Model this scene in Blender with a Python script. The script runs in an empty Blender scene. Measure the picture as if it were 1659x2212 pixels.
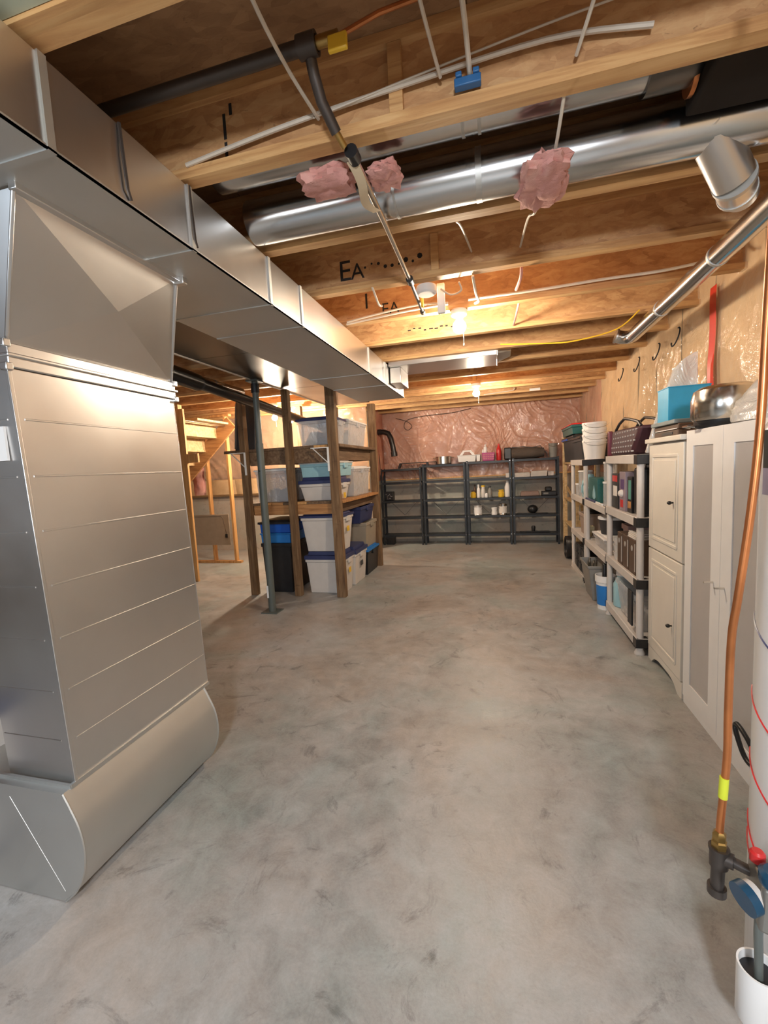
import bpy, math, random
from mathutils import Vector, Matrix, noise
random.seed(7)
SC = bpy.context.scene
COL = SC.collection
PI = math.pi

# ------------------------------------------------------------------ camera
cam = bpy.data.objects.new('camera', bpy.data.cameras.new('camera'))
COL.objects.link(cam); SC.camera = cam
RR = Vector((0.9667, 0.2507, -0.0518)).normalized()
FF = Vector((-0.2547, 0.9620, -0.0982)).normalized()
UU = RR.cross(FF).normalized(); RR = FF.cross(UU)
cam.matrix_world = Matrix(((RR.x, UU.x, -FF.x, 0), (RR.y, UU.y, -FF.y, 0), (RR.z, UU.z, -FF.z, 1.65), (0, 0, 0, 1)))
cam.data.sensor_fit = 'HORIZONTAL'; cam.data.sensor_width = 36
cam.data.lens = 36 * 941.6 / 1659
cam.data.clip_start = 0.05

# ------------------------------------------------------------------ world, lights, exposure
w = bpy.data.worlds.new('world'); SC.world = w; w.use_nodes = True
w.node_tree.nodes['Background'].inputs[0].default_value = (0.75, 0.82, 0.9, 1)
w.node_tree.nodes['Background'].inputs[1].default_value = 0.3
SC.view_settings.view_transform = 'Standard'; SC.view_settings.look = 'None'
SC.view_settings.gamma = 1; SC.view_settings.use_curve_mapping = False
SC.view_settings.exposure = 0.55
BULB_W = (1.0, 0.84, 0.64)
BULB_E = 640

def light(name, kind, loc, energy, color, size=0.1, target=None, sy=None):
    l = bpy.data.lights.new(name, kind); l.energy = energy; l.color = color
    if kind == 'AREA':
        l.size = size
        if sy: l.shape = 'RECTANGLE'; l.size_y = sy
    else:
        l.shadow_soft_size = size
    o = bpy.data.objects.new(name, l); COL.objects.link(o); o.location = loc
    if target is not None:
        o.rotation_euler = (Vector(target) - Vector(loc)).to_track_quat('-Z', 'Y').to_euler()
    return o
# basement window behind the photographer on the left, and the bare bulb behind the camera
light('window_daylight', 'AREA', (-3.2, -2.3, 2.1), 30, (0.72, 0.86, 1.0), 1.2, (-1.5, 1.5, 0.6), 0.8)
light('bulb_behind_camera', 'POINT', (-0.75, -1.3, 2.6), 14, (1.0, 0.93, 0.85), 0.06)
light('panel_lamp_behind_camera', 'AREA', (0.25, -1.7, 2.25), 74, (0.90, 0.95, 1.0), 0.35, (-0.10, 0.5, 0.0))

# ------------------------------------------------------------------ materials
MATS = {}
def nt_new(name):
    m = bpy.data.materials.new(name); m.use_nodes = True
    nt = m.node_tree; b = nt.nodes['Principled BSDF']
    return m, nt, b
def N(nt, t, **kw):
    n = nt.nodes.new(t)
    for k, v in kw.items():
        if k in n.inputs.keys(): n.inputs[k].default_value = v
        else: setattr(n, k, v)
    return n
def ramp(nt, src, stops):
    r = nt.nodes.new('ShaderNodeValToRGB'); cr = r.color_ramp
    cr.elements[0].position = stops[0][0]; cr.elements[0].color = (*stops[0][1], 1)
    cr.elements[1].position = stops[-1][0]; cr.elements[1].color = (*stops[-1][1], 1)
    for p, c in stops[1:-1]:
        e = cr.elements.new(p); e.color = (*c, 1)
    nt.links.new(src, r.inputs[0]); return r.outputs[0]
def coords(nt, scale=(1, 1, 1), kind='Object'):
    tc = nt.nodes.new('ShaderNodeTexCoord'); mp = nt.nodes.new('ShaderNodeMapping')
    mp.inputs['Scale'].default_value = scale
    nt.links.new(tc.outputs[kind], mp.inputs[0]); return mp.outputs[0]
def bump(nt, b, src, strength=0.3, dist=0.01):
    n = N(nt, 'ShaderNodeBump'); n.inputs['Strength'].default_value = strength; n.inputs['Distance'].default_value = dist
    nt.links.new(src, n.inputs['Height']); nt.links.new(n.outputs[0], b.inputs['Normal'])
def plain(name, col, rough=0.5, metal=0.0, spec=0.5, vary=0.06, bumpy=0.0, alpha=1.0, trans=0.0, bscale=60):
    if name in MATS: return MATS[name]
    m, nt, b = nt_new(name)
    b.inputs['Roughness'].default_value = rough; b.inputs['Metallic'].default_value = metal
    b.inputs['Specular IOR Level'].default_value = spec
    v = coords(nt)
    n = N(nt, 'ShaderNodeTexNoise', Scale=9.0, Detail=4.0)
    nt.links.new(v, n.inputs['Vector'])
    lo = tuple(max(0, c * (1 - vary)) for c in col); hi = tuple(min(1, c * (1 + vary)) for c in col)
    nt.links.new(ramp(nt, n.outputs[0], [(0.3, lo), (0.7, hi)]), b.inputs['Base Color'])
    if bumpy:
        n2 = N(nt, 'ShaderNodeTexNoise', Scale=float(bscale), Detail=3.0)
        nt.links.new(v, n2.inputs['Vector']); bump(nt, b, n2.outputs[0], bumpy, 0.01)
    if trans: b.inputs['Transmission Weight'].default_value = trans; b.inputs['IOR'].default_value = 1.3
    if alpha < 1: b.inputs['Alpha'].default_value = alpha
    MATS[name] = m; return m

def concrete(name, stops, rough, sc=1.0):
    m, nt, b = nt_new(name); v = coords(nt, (sc, sc, sc))
    a = N(nt, 'ShaderNodeTexNoise', Scale=0.9, Detail=10.0, Roughness=0.62, Distortion=0.6)
    c = N(nt, 'ShaderNodeTexNoise', Scale=7.0, Detail=10.0, Roughness=0.72, Distortion=0.5)
    f = N(nt, 'ShaderNodeTexNoise', Scale=90.0, Detail=4.0, Roughness=0.7)
    for n in (a, c, f): nt.links.new(v, n.inputs['Vector'])
    mx = N(nt, 'ShaderNodeMix', data_type='FLOAT'); mx.inputs[0].default_value = 0.45
    nt.links.new(a.outputs[0], mx.inputs[2]); nt.links.new(c.outputs[0], mx.inputs[3])
    mx2 = N(nt, 'ShaderNodeMix', data_type='FLOAT'); mx2.inputs[0].default_value = 0.14
    nt.links.new(mx.outputs[0], mx2.inputs[2]); nt.links.new(f.outputs[0], mx2.inputs[3])
    col = ramp(nt, mx2.outputs[0], stops)
    # sparse dark stains and scratches
    s = N(nt, 'ShaderNodeTexNoise', Scale=2.6, Detail=9.0, Roughness=0.75, Distortion=2.2)
    nt.links.new(v, s.inputs['Vector'])
    st = ramp(nt, s.outputs[0], [(0.565, (0, 0, 0)), (0.72, (1, 1, 1))])
    mc = N(nt, 'ShaderNodeMix', data_type='RGBA'); mc.inputs[7].default_value = (*[x * 0.42 for x in stops[0][1]], 1)
    sm = N(nt, 'ShaderNodeMath', operation='MULTIPLY'); sm.inputs[1].default_value = 0.75
    nt.links.new(st, sm.inputs[0]); nt.links.new(sm.outputs[0], mc.inputs[0]); nt.links.new(col, mc.inputs[6])
    # broad warm and cool curing stains
    h = N(nt, 'ShaderNodeTexNoise', Scale=0.8, Detail=7.0, Roughness=0.65, Distortion=0.4); nt.links.new(v, h.inputs['Vector'])
    tint = ramp(nt, h.outputs[0], [(0.36, (0.82, 0.92, 0.92)), (0.5, (0.97, 0.95, 0.94)), (0.64, (1.0, 0.88, 0.80))])
    mt = N(nt, 'ShaderNodeMix', data_type='RGBA', blend_type='MULTIPLY'); mt.inputs[0].default_value = 1.0
    nt.links.new(mc.outputs[2], mt.inputs[6]); nt.links.new(tint, mt.inputs[7])
    nt.links.new(mt.outputs[2], b.inputs['Base Color'])
    nt.links.new(ramp(nt, c.outputs[0], [(0.3, (rough - .1,) * 3), (0.7, (rough + .12,) * 3)]), b.inputs['Roughness'])
    bump(nt, b, mx2.outputs[0], 0.25, 0.02)
    MATS[name] = m; return m
M_FLOOR = concrete('concrete_floor', [(0.34, (0.20, 0.193, 0.18)), (0.45, (0.335, 0.33, 0.318)), (0.54, (0.42, 0.42, 0.412)), (0.66, (0.53, 0.535, 0.535))], 0.38)
M_WALLC = concrete('concrete_wall', [(0.3, (0.36, 0.33, 0.28)), (0.5, (0.50, 0.46, 0.40)), (0.7, (0.58, 0.54, 0.48))], 0.8)

def wood(name, c1, c2, c3, stretch=(1, 14, 14), rough=0.6, knots=0.35):
    m, nt, b = nt_new(name); v = coords(nt, stretch)
    a = N(nt, 'ShaderNodeTexNoise', Scale=2.0, Detail=8.0, Roughness=0.6, Distortion=0.8)
    nt.links.new(v, a.inputs['Vector'])
    v2 = coords(nt, (1.5, 6, 6)); k = N(nt, 'ShaderNodeTexNoise', Scale=2.4, Detail=6.0, Roughness=0.7, Distortion=1.5)
    nt.links.new(v2, k.inputs['Vector'])
    col = ramp(nt, a.outputs[0], [(0.32, c1), (0.5, c2), (0.68, c3)])
    kk = ramp(nt, k.outputs[0], [(0.60, (0, 0, 0)), (0.74, (knots,) * 3)])
    mc = N(nt, 'ShaderNodeMix', data_type='RGBA'); mc.inputs[7].default_value = (*[x * 0.35 for x in c1], 1)
    nt.links.new(kk, mc.inputs[0]); nt.links.new(col, mc.inputs[6]); nt.links.new(mc.outputs[2], b.inputs['Base Color'])
    b.inputs['Roughness'].default_value = rough
    bump(nt, b, a.outputs[0], 0.2, 0.004)
    MATS[name] = m; return m
M_FLANGE = wood('spruce_flange', (0.44, 0.22, 0.085), (0.60, 0.34, 0.14), (0.70, 0.44, 0.20))
M_STUD = wood('spruce_stud', (0.46, 0.22, 0.07), (0.62, 0.33, 0.12), (0.74, 0.44, 0.18), (14, 14, 1))
M_POST = wood('treated_post', (0.115, 0.06, 0.028), (0.20, 0.115, 0.055), (0.30, 0.19, 0.10), (14, 14, 1), 0.75, 0.7)
M_BOARD = wood('treated_board', (0.10, 0.055, 0.028), (0.17, 0.10, 0.055), (0.26, 0.17, 0.10), (12, 1, 12), 0.75, 0.5)
M_RAIL = wood('rail_wood', (0.30, 0.13, 0.045), (0.46, 0.22, 0.08), (0.55, 0.30, 0.12), (1, 12, 12), 0.65, 0.5)
M_TAN = wood('pine_shelf', (0.42, 0.27, 0.12), (0.58, 0.40, 0.20), (0.68, 0.50, 0.28), (3, 10, 10), 0.6, 0.2)
def osb(name, c1, c2, c3, dark=0.5):
    m, nt, b = nt_new(name); v = coords(nt, (6, 16, 16))
    vo = N(nt, 'ShaderNodeTexVoronoi', Scale=2.2); nt.links.new(v, vo.inputs['Vector'])
    v2 = coords(nt, (2, 5, 5)); a = N(nt, 'ShaderNodeTexNoise', Scale=3.0, Detail=8.0, Roughness=0.68, Distortion=1.0)
    nt.links.new(v2, a.inputs['Vector'])
    mx = N(nt, 'ShaderNodeMix', data_type='FLOAT'); mx.inputs[0].default_value = 0.22
    sp = N(nt, 'ShaderNodeSeparateColor'); nt.links.new(vo.outputs['Color'], sp.inputs[0])
    nt.links.new(a.outputs[0], mx.inputs[2]); nt.links.new(sp.outputs[0], mx.inputs[3])
    col = ramp(nt, mx.outputs[0], [(0.30, c1), (0.5, c2), (0.68, c3)])
    k = N(nt, 'ShaderNodeTexNoise', Scale=9.0, Detail=5.0, Roughness=0.7, Distortion=1.5); nt.links.new(v2, k.inputs['Vector'])
    kk = ramp(nt, k.outputs[0], [(0.62, (0, 0, 0)), (0.70, (dark,) * 3)])
    mc = N(nt, 'ShaderNodeMix', data_type='RGBA'); mc.inputs[7].default_value = (*[x * 0.3 for x in c1], 1)
    nt.links.new(kk, mc.inputs[0]); nt.links.new(col, mc.inputs[6]); nt.links.new(mc.outputs[2], b.inputs['Base Color'])
    b.inputs['Roughness'].default_value = 0.62; bump(nt, b, mx.outputs[0], 0.25, 0.003)
    MATS[name] = m; return m
M_OSB = osb('osb_web', (0.40, 0.20, 0.085), (0.56, 0.31, 0.14), (0.66, 0.41, 0.20))
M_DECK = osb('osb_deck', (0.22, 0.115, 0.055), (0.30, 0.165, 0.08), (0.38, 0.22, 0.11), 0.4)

def galv(name, col=(0.66, 0.67, 0.68), r0=0.2, r1=0.4, wave=0.12, dirt=0.06):
    m, nt, b = nt_new(name); v = coords(nt)
    a = N(nt, 'ShaderNodeTexNoise', Scale=2.2, Detail=5.0, Roughness=0.6); nt.links.new(v, a.inputs['Vector'])
    nt.links.new(ramp(nt, a.outputs[0], [(0.2, tuple(c * (1 - dirt) for c in col)), (0.8, tuple(min(1, c * (1 + dirt)) for c in col))]), b.inputs['Base Color'])
    mr = nt.nodes.new('ShaderNodeMapRange'); mr.inputs[1].default_value = 0.2; mr.inputs[2].default_value = 0.8
    mr.inputs[3].default_value = r0; mr.inputs[4].default_value = r1
    nt.links.new(a.outputs[0], mr.inputs[0]); nt.links.new(mr.outputs[0], b.inputs['Roughness'])
    b.inputs['Metallic'].default_value = 1.0
    wv = N(nt, 'ShaderNodeTexNoise', Scale=1.6, Detail=1.0); nt.links.new(v, wv.inputs['Vector'])
    bump(nt, b, wv.outputs[0], wave, 0.12)
    MATS[name] = m; return m
M_GALV = galv('galvanised_sheet', (0.72, 0.71, 0.70), 0.285, 0.36)
M_GALVD = galv('galvanised_satin', (0.62, 0.62, 0.60), 0.46, 0.56)
M_PIPE = galv('galvanised_round', (0.64, 0.65, 0.66), 0.17, 0.25, 0.08)
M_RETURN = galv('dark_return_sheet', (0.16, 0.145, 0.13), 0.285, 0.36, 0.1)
M_STEEL = galv('stainless', (0.72, 0.70, 0.66), 0.12, 0.25, 0.02)

def insul(name, c1, c2, c3):
    m, nt, b = nt_new(name); v = coords(nt, (1, 1, 1))
    a = N(nt, 'ShaderNodeTexNoise', Scale=2.5, Detail=7.0, Roughness=0.6, Distortion=0.7); nt.links.new(v, a.inputs['Vector'])
    f = N(nt, 'ShaderNodeTexNoise', Scale=40.0, Detail=5.0, Roughness=0.7); nt.links.new(v, f.inputs['Vector'])
    nt.links.new(ramp(nt, a.outputs[0], [(0.3, c1), (0.5, c2), (0.7, c3)]), b.inputs['Base Color'])
    b.inputs['Roughness'].default_value = 0.9; bump(nt, b, f.outputs[0], 0.5, 0.01)
    MATS[name] = m; return m
M_PINK = insul('pink_insulation', (0.42, 0.15, 0.095), (0.56, 0.24, 0.155), (0.66, 0.35, 0.23))
M_PINK_LIT = insul('pink_insulation_yellow_lit', (0.56, 0.35, 0.18), (0.68, 0.46, 0.25), (0.78, 0.55, 0.32))  # same batts as the pink ones, with yellow lamplight put into the colour
M_ROSE = insul('rose_scrap_insulation', (0.50, 0.22, 0.19), (0.66, 0.33, 0.29), (0.76, 0.50, 0.43))

def poly(name, fac=0.3, col=(0.75, 0.62, 0.52)):
    m = bpy.data.materials.new(name); m.use_nodes = True; nt = m.node_tree; b = nt.nodes['Principled BSDF']
    out = nt.nodes['Material Output']
    b.inputs['Base Color'].default_value = (*col, 1); b.inputs['Roughness'].default_value = 0.12
    b.inputs['Specular IOR Level'].default_value = 1.0; b.inputs['IOR'].default_value = 1.7
    v = coords(nt, (1, 1, 1)); a = N(nt, 'ShaderNodeTexNoise', Scale=5.0, Detail=4.0, Roughness=0.55, Distortion=2.5)
    nt.links.new(v, a.inputs['Vector']); bump(nt, b, a.outputs[0], 0.6, 0.03)
    t = nt.nodes.new('ShaderNodeBsdfTransparent'); mix = nt.nodes.new('ShaderNodeMixShader'); mix.inputs[0].default_value = fac
    nt.links.new(t.outputs[0], mix.inputs[1]); nt.links.new(b.outputs[0], mix.inputs[2]); nt.links.new(mix.outputs[0], out.inputs[0])
    MATS[name] = m; return m
M_POLY = poly('poly_vapour_barrier', 0.42, (0.84, 0.56, 0.43))
M_POLYR = poly('poly_vapour_barrier_yellow_lit', 0.36, (0.86, 0.68, 0.47))  # right-wall copy of the sheet, warm light tinted into its colour
M_CLEAR = poly('clear_tub_plastic', 0.45, (0.74, 0.76, 0.79))
M_BAG = poly('white_plastic_film', 0.8, (0.80, 0.79, 0.76))
def emit(name, col, s):
    m = bpy.data.materials.new(name); m.use_nodes = True; nt = m.node_tree
    b = nt.nodes['Principled BSDF']; b.inputs['Base Color'].default_value = (1, 1, 1, 1)
    b.inputs['Emission Color'].default_value = (*col, 1); b.inputs['Emission Strength'].default_value = s
    MATS[name] = m; return m
M_BULB = emit('lit_bulb', BULB_W, BULB_E)
M_BULBL = emit('lit_bulb_left_room', BULB_W, BULB_E * 1.7)

M_WHITE = plain('white_paint', (0.86, 0.85, 0.84), 0.35, vary=0.02)
M_CREAM = plain('cream_paint', (0.78, 0.73, 0.65), 0.35, vary=0.02)
M_WPLAS = plain('grey_white_plastic', (0.64, 0.60, 0.57), 0.4, vary=0.04)
M_TOTE = plain('white_tote_plastic', (0.68, 0.64, 0.60), 0.4, vary=0.04)
M_BEIGE = plain('beige_tote_plastic', (0.36, 0.31, 0.24), 0.45, vary=0.05)
M_NAVY = plain('navy_plastic', (0.035, 0.045, 0.13), 0.35)
M_BLUE = plain('blue_plastic', (0.01, 0.10, 0.50), 0.35)
M_LBLUE = plain('bright_blue_plastic', (0.02, 0.20, 0.60), 0.35)
M_SKY = plain('sky_blue_card', (0.03, 0.36, 0.62), 0.45)
M_ICE = plain('ice_blue_plastic', (0.34, 0.58, 0.66), 0.25)
M_BLACK = plain('black_plastic', (0.016, 0.016, 0.018), 0.38, vary=0.2)
M_CHAR = plain('charcoal_plastic', (0.045, 0.047, 0.052), 0.45)
M_SHELF = plain('dark_steel_shelf', (0.030, 0.034, 0.040), 0.38, 0.3)
M_ABS = plain('black_abs', (0.012, 0.011, 0.011), 0.28)
M_IRON = plain('black_iron', (0.085, 0.07, 0.062), 0.42, 0.6)
M_BRASS = plain('brass', (0.42, 0.27, 0.09), 0.35, 0.9)
M_COPPER = plain('copper', (0.55, 0.20, 0.07), 0.32, 0.75, vary=0.2)
M_GREY = plain('grey_plastic', (0.26, 0.25, 0.23), 0.45)
M_COLUMN = plain('grey_green_paint', (0.10, 0.115, 0.105), 0.4)
M_RED = plain('red_plastic', (0.62, 0.03, 0.03), 0.3)
M_TAPE = plain('red_sheathing_tape', (0.62, 0.035, 0.02), 0.3)
M_YEL = plain('yellow_plastic', (0.80, 0.50, 0.04), 0.35)
M_YWIRE = plain('yellow_cable', (0.80, 0.48, 0.03), 0.4)
M_WWIRE = plain('white_cable', (0.62, 0.55, 0.46), 0.4)
M_PURPLE = plain('pink_purple_plastic', (0.50, 0.09, 0.26), 0.35)
M_TEAL = plain('dark_teal', (0.02, 0.12, 0.12), 0.35)
M_PAPER = plain('paper', (0.70, 0.66, 0.62), 0.7, bumpy=0.2)
M_CARD = plain('brown_card', (0.10, 0.06, 0.04), 0.5)
M_CLOTH = plain('taupe_fabric', (0.10, 0.075, 0.06), 0.85, bumpy=0.4)
M_MAROON = plain('maroon_fabric', (0.05, 0.012, 0.02), 0.6, bumpy=0.2)
M_FROST = plain('frosted_panel', (0.50, 0.475, 0.46), 0.22, vary=0.02)
M_TANK = plain('white_enamel', (0.80, 0.82, 0.84), 0.22, vary=0.02)
M_INK = plain('black_ink', (0.02, 0.018, 0.018), 0.8, vary=0.3)
M_BLUECLIP = plain('blue_clip', (0.03, 0.13, 0.32), 0.4)
M_GVALVE = plain('blue_knob', (0.01, 0.06, 0.12), 0.3)
M_PANEL = plain('beige_hardboard', (0.36, 0.29, 0.22), 0.5)
M_DRY = plain('pale_green_board', (0.42, 0.46, 0.36), 0.7)
M_SILVER = plain('silver_print', (0.7, 0.68, 0.66), 0.3, 0.5)
M_MIX = plain('muddled_contents', (0.58, 0.53, 0.50), 0.7, vary=0.5)
M_GREEN = plain('green_card', (0.10, 0.30, 0.24), 0.5)

# ------------------------------------------------------------------ mesh helpers
def wloc(o):
    v = Vector((0, 0, 0))
    while o is not None: v += o.location; o = o.parent
    return v
class MB:
    def __init__(s): s.v = []; s.f = []
    def add(s, vs, fs):
        n = len(s.v); s.v += [tuple(v) for v in vs]; s.f += [tuple(i + n for i in f) for f in fs]; return s
    def box(s, x0, x1, y0, y1, z0, z1, t=0.0, tb=0.0):
        # t shrinks the bottom, tb shrinks the top
        a = [(x0 + t, y0 + t, z0), (x1 - t, y0 + t, z0), (x1 - t, y1 - t, z0), (x0 + t, y1 - t, z0),
             (x0 + tb, y0 + tb, z1), (x1 - tb, y0 + tb, z1), (x1 - tb, y1 - tb, z1), (x0 + tb, y1 - tb, z1)]
        return s.add(a, [(0, 3, 2, 1), (4, 5, 6, 7), (0, 1, 5, 4), (1, 2, 6, 5), (2, 3, 7, 6), (3, 0, 4, 7)])
    def hexa(s, a):
        return s.add(a, [(0, 3, 2, 1), (4, 5, 6, 7), (0, 1, 5, 4), (1, 2, 6, 5), (2, 3, 7, 6), (3, 0, 4, 7)])
    def bar(s, p, q, wd, ht, up=(0, 0, 1)):
        p = Vector(p); q = Vector(q); d = (q - p).normalized(); u = Vector(up)
        r = d.cross(u).normalized(); u = r.cross(d).normalized(); r = r * wd / 2; u = u * ht / 2
        a = [p - r - u, p + r - u, p + r + u, p - r + u, q - r - u, q + r - u, q + r + u, q - r + u]
        return s.add(a, [(0, 1, 2, 3), (7, 6, 5, 4), (0, 4, 5, 1), (1, 5, 6, 2), (2, 6, 7, 3), (3, 7, 4, 0)])
    def cyl(s, p, q, r, n=16, r2=None, caps=True):
        return s.tube([p, q], r, n, r2=r2, caps=caps)
    def tube(s, pts, r, n=8, r2=None, caps=True):
        pts = [Vector(p) for p in pts]; k = len(pts); base = len(s.v); prev = None
        for i, p in enumerate(pts):
            d = (pts[min(i + 1, k - 1)] - pts[max(i - 1, 0)]).normalized()
            if prev is None:
                u = Vector((0, 0, 1)) if abs(d.z) < 0.9 else Vector((1, 0, 0))
            else: u = prev
            a = (u - d * u.dot(d)).normalized(); b = d.cross(a); prev = a
            rr = r if not r2 else r + (r2 - r) * i / (k - 1)
            if callable(r): rr = r(i / (k - 1))
            for j in range(n):
                t = 2 * PI * j / n; s.v.append(tuple(p + a * rr * math.cos(t) + b * rr * math.sin(t)))
        for i in range(k - 1):
            for j in range(n):
                a0 = base + i * n + j; a1 = base + i * n + (j + 1) % n
                s.f.append((a0, a1, a1 + n, a0 + n))
        if caps:
            s.f.append(tuple(base + j for j in reversed(range(n)))); s.f.append(tuple(base + (k - 1) * n + j for j in range(n)))
        return s
    def lathe(s, c, prof, n=24, sx=1.0, sy=1.0, capb=True, capt=True):
        base = len(s.v)
        for r, z in prof:
            for j in range(n):
                t = 2 * PI * j / n; s.v.append((c[0] + r * sx * math.cos(t), c[1] + r * sy * math.sin(t), c[2] + z))
        for i in range(len(prof) - 1):
            for j in range(n):
                a = base + i * n + j; b = base + i * n + (j + 1) % n; s.f.append((a, b, b + n, a + n))
        if capb: s.f.append(tuple(base + j for j in reversed(range(n))))
        if capt: s.f.append(tuple(base + (len(prof) - 1) * n + j for j in range(n)))
        return s
    def prism(s, pl, y0, y1, axis='y'):
        # pl: outline in (x,z) extruded over y, or (y,z) extruded over x
        n = len(pl)
        if axis == 'y': a = [(x, y0, z) for x, z in pl] + [(x, y1, z) for x, z in pl]
        elif axis == 'x': a = [(y0, x, z) for x, z in pl] + [(y1, x, z) for x, z in pl]
        else: a = [(x, z, y0) for x, z in pl] + [(x, z, y1) for x, z in pl]
        return s.add(a, [tuple(range(n)), tuple(reversed(range(n, 2 * n)))] + [(i, i + n, (i + 1) % n + n, (i + 1) % n) for i in range(n)])
    def sphere(s, c, r, n=16, m=10, sz=1.0):
        prof = [(max(1e-4, r * math.sin(PI * i / m)), -r * sz * math.cos(PI * i / m)) for i in range(m + 1)]
        return s.lathe(c, prof, n)
    def grid(s, nu, nv, fn):
        base = len(s.v)
        for j in range(nv + 1):
            for i in range(nu + 1): s.v.append(tuple(fn(i / nu, j / nv)))
        for j in range(nv):
            for i in range(nu):
                a = base + j * (nu + 1) + i; s.f.append((a, a + 1, a + nu + 2, a + nu + 1))
        return s
    def build(s, name, mat, parent=None, bevel=0.0, smooth=True, label=None, kind=None, fix=True):
        off = wloc(parent) if parent else Vector((0, 0, 0))
        me = bpy.data.meshes.new(name)
        me.from_pydata([(v[0] - off.x, v[1] - off.y, v[2] - off.z) for v in s.v], [], s.f)
        if fix:
            import bmesh
            bm = bmesh.new(); bm.from_mesh(me); bmesh.ops.recalc_face_normals(bm, faces=bm.faces); bm.to_mesh(me); bm.free()
        me.materials.append(mat)
        if smooth:
            me.polygons.foreach_set('use_smooth', [True] * len(me.polygons)); me.set_sharp_from_angle(angle=math.radians(38))
        me.update()
        o = bpy.data.objects.new(name, me); COL.objects.link(o)
        if parent: o.parent = parent
        if bevel:
            b = o.modifiers.new('bevel', 'BEVEL'); b.width = bevel; b.segments = 2; b.limit_method = 'ANGLE'; b.angle_limit = math.radians(40)
            b.harden_normals = False
        if label: o['label'] = label
        if kind: o['kind'] = kind
        return o
def thing(name, label, cat, loc=(0, 0, 0), group=None):
    o = bpy.data.objects.new(name, None); COL.objects.link(o); o.location = loc; o.empty_display_size = 0.1
    o['label'] = label; o['category'] = cat
    if group: o['group'] = group
    return o
def solo(mb, name, mat, label, cat, group=None, bevel=0.0, kind=None, smooth=True):
    xs = [v[0] for v in mb.v]; ys = [v[1] for v in mb.v]; zs = [v[2] for v in mb.v]
    c = Vector(((min(xs) + max(xs)) / 2, (min(ys) + max(ys)) / 2, min(zs)))
    o = mb.build(name, mat, None, bevel, smooth)
    o.data.transform(Matrix.Translation(-c)); o.location = c
    o['label'] = label; o['category'] = cat
    if group: o['group'] = group
    if kind: o['kind'] = kind
    return o
def struct(mb, name, mat, bevel=0.0):
    o = mb.build(name, mat, None, bevel); o['kind'] = 'structure'; return o
def wob(x, y, z, s=1.0, a=1.0): return noise.noise(Vector((x * s, y * s, z * s))) * a

ZC = 2.82; ZD = 3.12
XR = 1.685; YB = 9.50; XL = -8.6; YF = -2.9; YL = 8.55; XJ = -2.50

# ================================================================== STRUCTURE
fl = struct(MB().box(XL - .2, XR + .3, YF - .2, YB + .3, -0.15, 0), 'floor', M_FLOOR)
wr = struct(MB().box(XR, XR + .25, YF, YB + .2, 0, ZD + .2), 'wall_right', M_WALLC)
wb = struct(MB().box(XJ, XR + .2, YB, YB + .2, 0, ZD + .2), 'wall_back', M_WALLC)
wl2 = struct(MB().box(XL, XJ, YL, YB + .2, 0, ZD + .2), 'wall_left_back', M_WALLC)
wl = struct(MB().box(XL - .2, XL, YF, YB + .2, 0, ZD + .2), 'wall_left', M_WALLC)
wf = struct(MB().box(XL - .2, XR + .2, YF - .2, YF, 0, ZD + .2), 'wall_front', M_WALLC)

# ceiling : deck sheets and I-joists as parts
ce = bpy.data.objects.new('ceiling', None); COL.objects.link(ce); ce.location = (0, 3, ZC); ce['kind'] = 'structure'
yy = YF; k = 0
while yy < YB:
    y1 = min(yy + 1.22, YB + .2); xx = XL - (k % 2) * 1.22
    while xx < XR:
        x1 = min(xx + 2.44, XR + .25)
        MB().box(xx + .0015, x1 - .0015, yy + .0015, y1 - .0015, ZD, ZD + .02).build('deck_panel', M_DECK, ce); xx += 2.44
    yy += 1.22; k += 1
MB().box(XL - .2, XR + .25, YF - .2, YB + .25, ZD + .02, ZD + .06).build('subfloor', M_DECK, ce)
JY = [1.062, 1.652, 2.267, 2.903, 3.53, 4.20, 4.84, 5.45, 6.08, 6.70, 7.33, 7.95, 8.55, 9.16]
JY = [1.062 - .62 * i for i in (6, 5, 4, 3, 2)] + JY
proto = None
for yf in JY:
    fw = 0.10 if abs(yf - 1.062) < .01 else 0.063
    yc = yf - fw / 2
    if proto is None:
        ft = MB().box(XL, XR, yc - fw / 2, yc + fw / 2, ZC, ZC + .04).build('joist', M_FLANGE, ce)
        wbm = MB().box(XL, XR, yc - .006, yc + .006, ZC + .04, ZD - .04).build('web', M_OSB, ft)
        tp = MB().box(XL, XR, yc - fw / 2, yc + fw / 2, ZD - .04, ZD - .001).build('top_flange', M_FLANGE, ft)
        proto = (ft, wbm, tp); y0 = yc
    else:
        a = proto[0].copy(); COL.objects.link(a); a.parent = ce; a.location = (0, yc - y0, 0)
        if fw > .08: a.scale = (1, 1, 1)
        for c in proto[1:]:
            d = c.copy(); COL.objects.link(d); d.parent = a
    if abs(yf - 1.062) < .01:
        MB().box(XL, XR, yf - .103, yf - .0635, ZC, ZC + .24).build('doubled_joist', M_FLANGE, ce)
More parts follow.
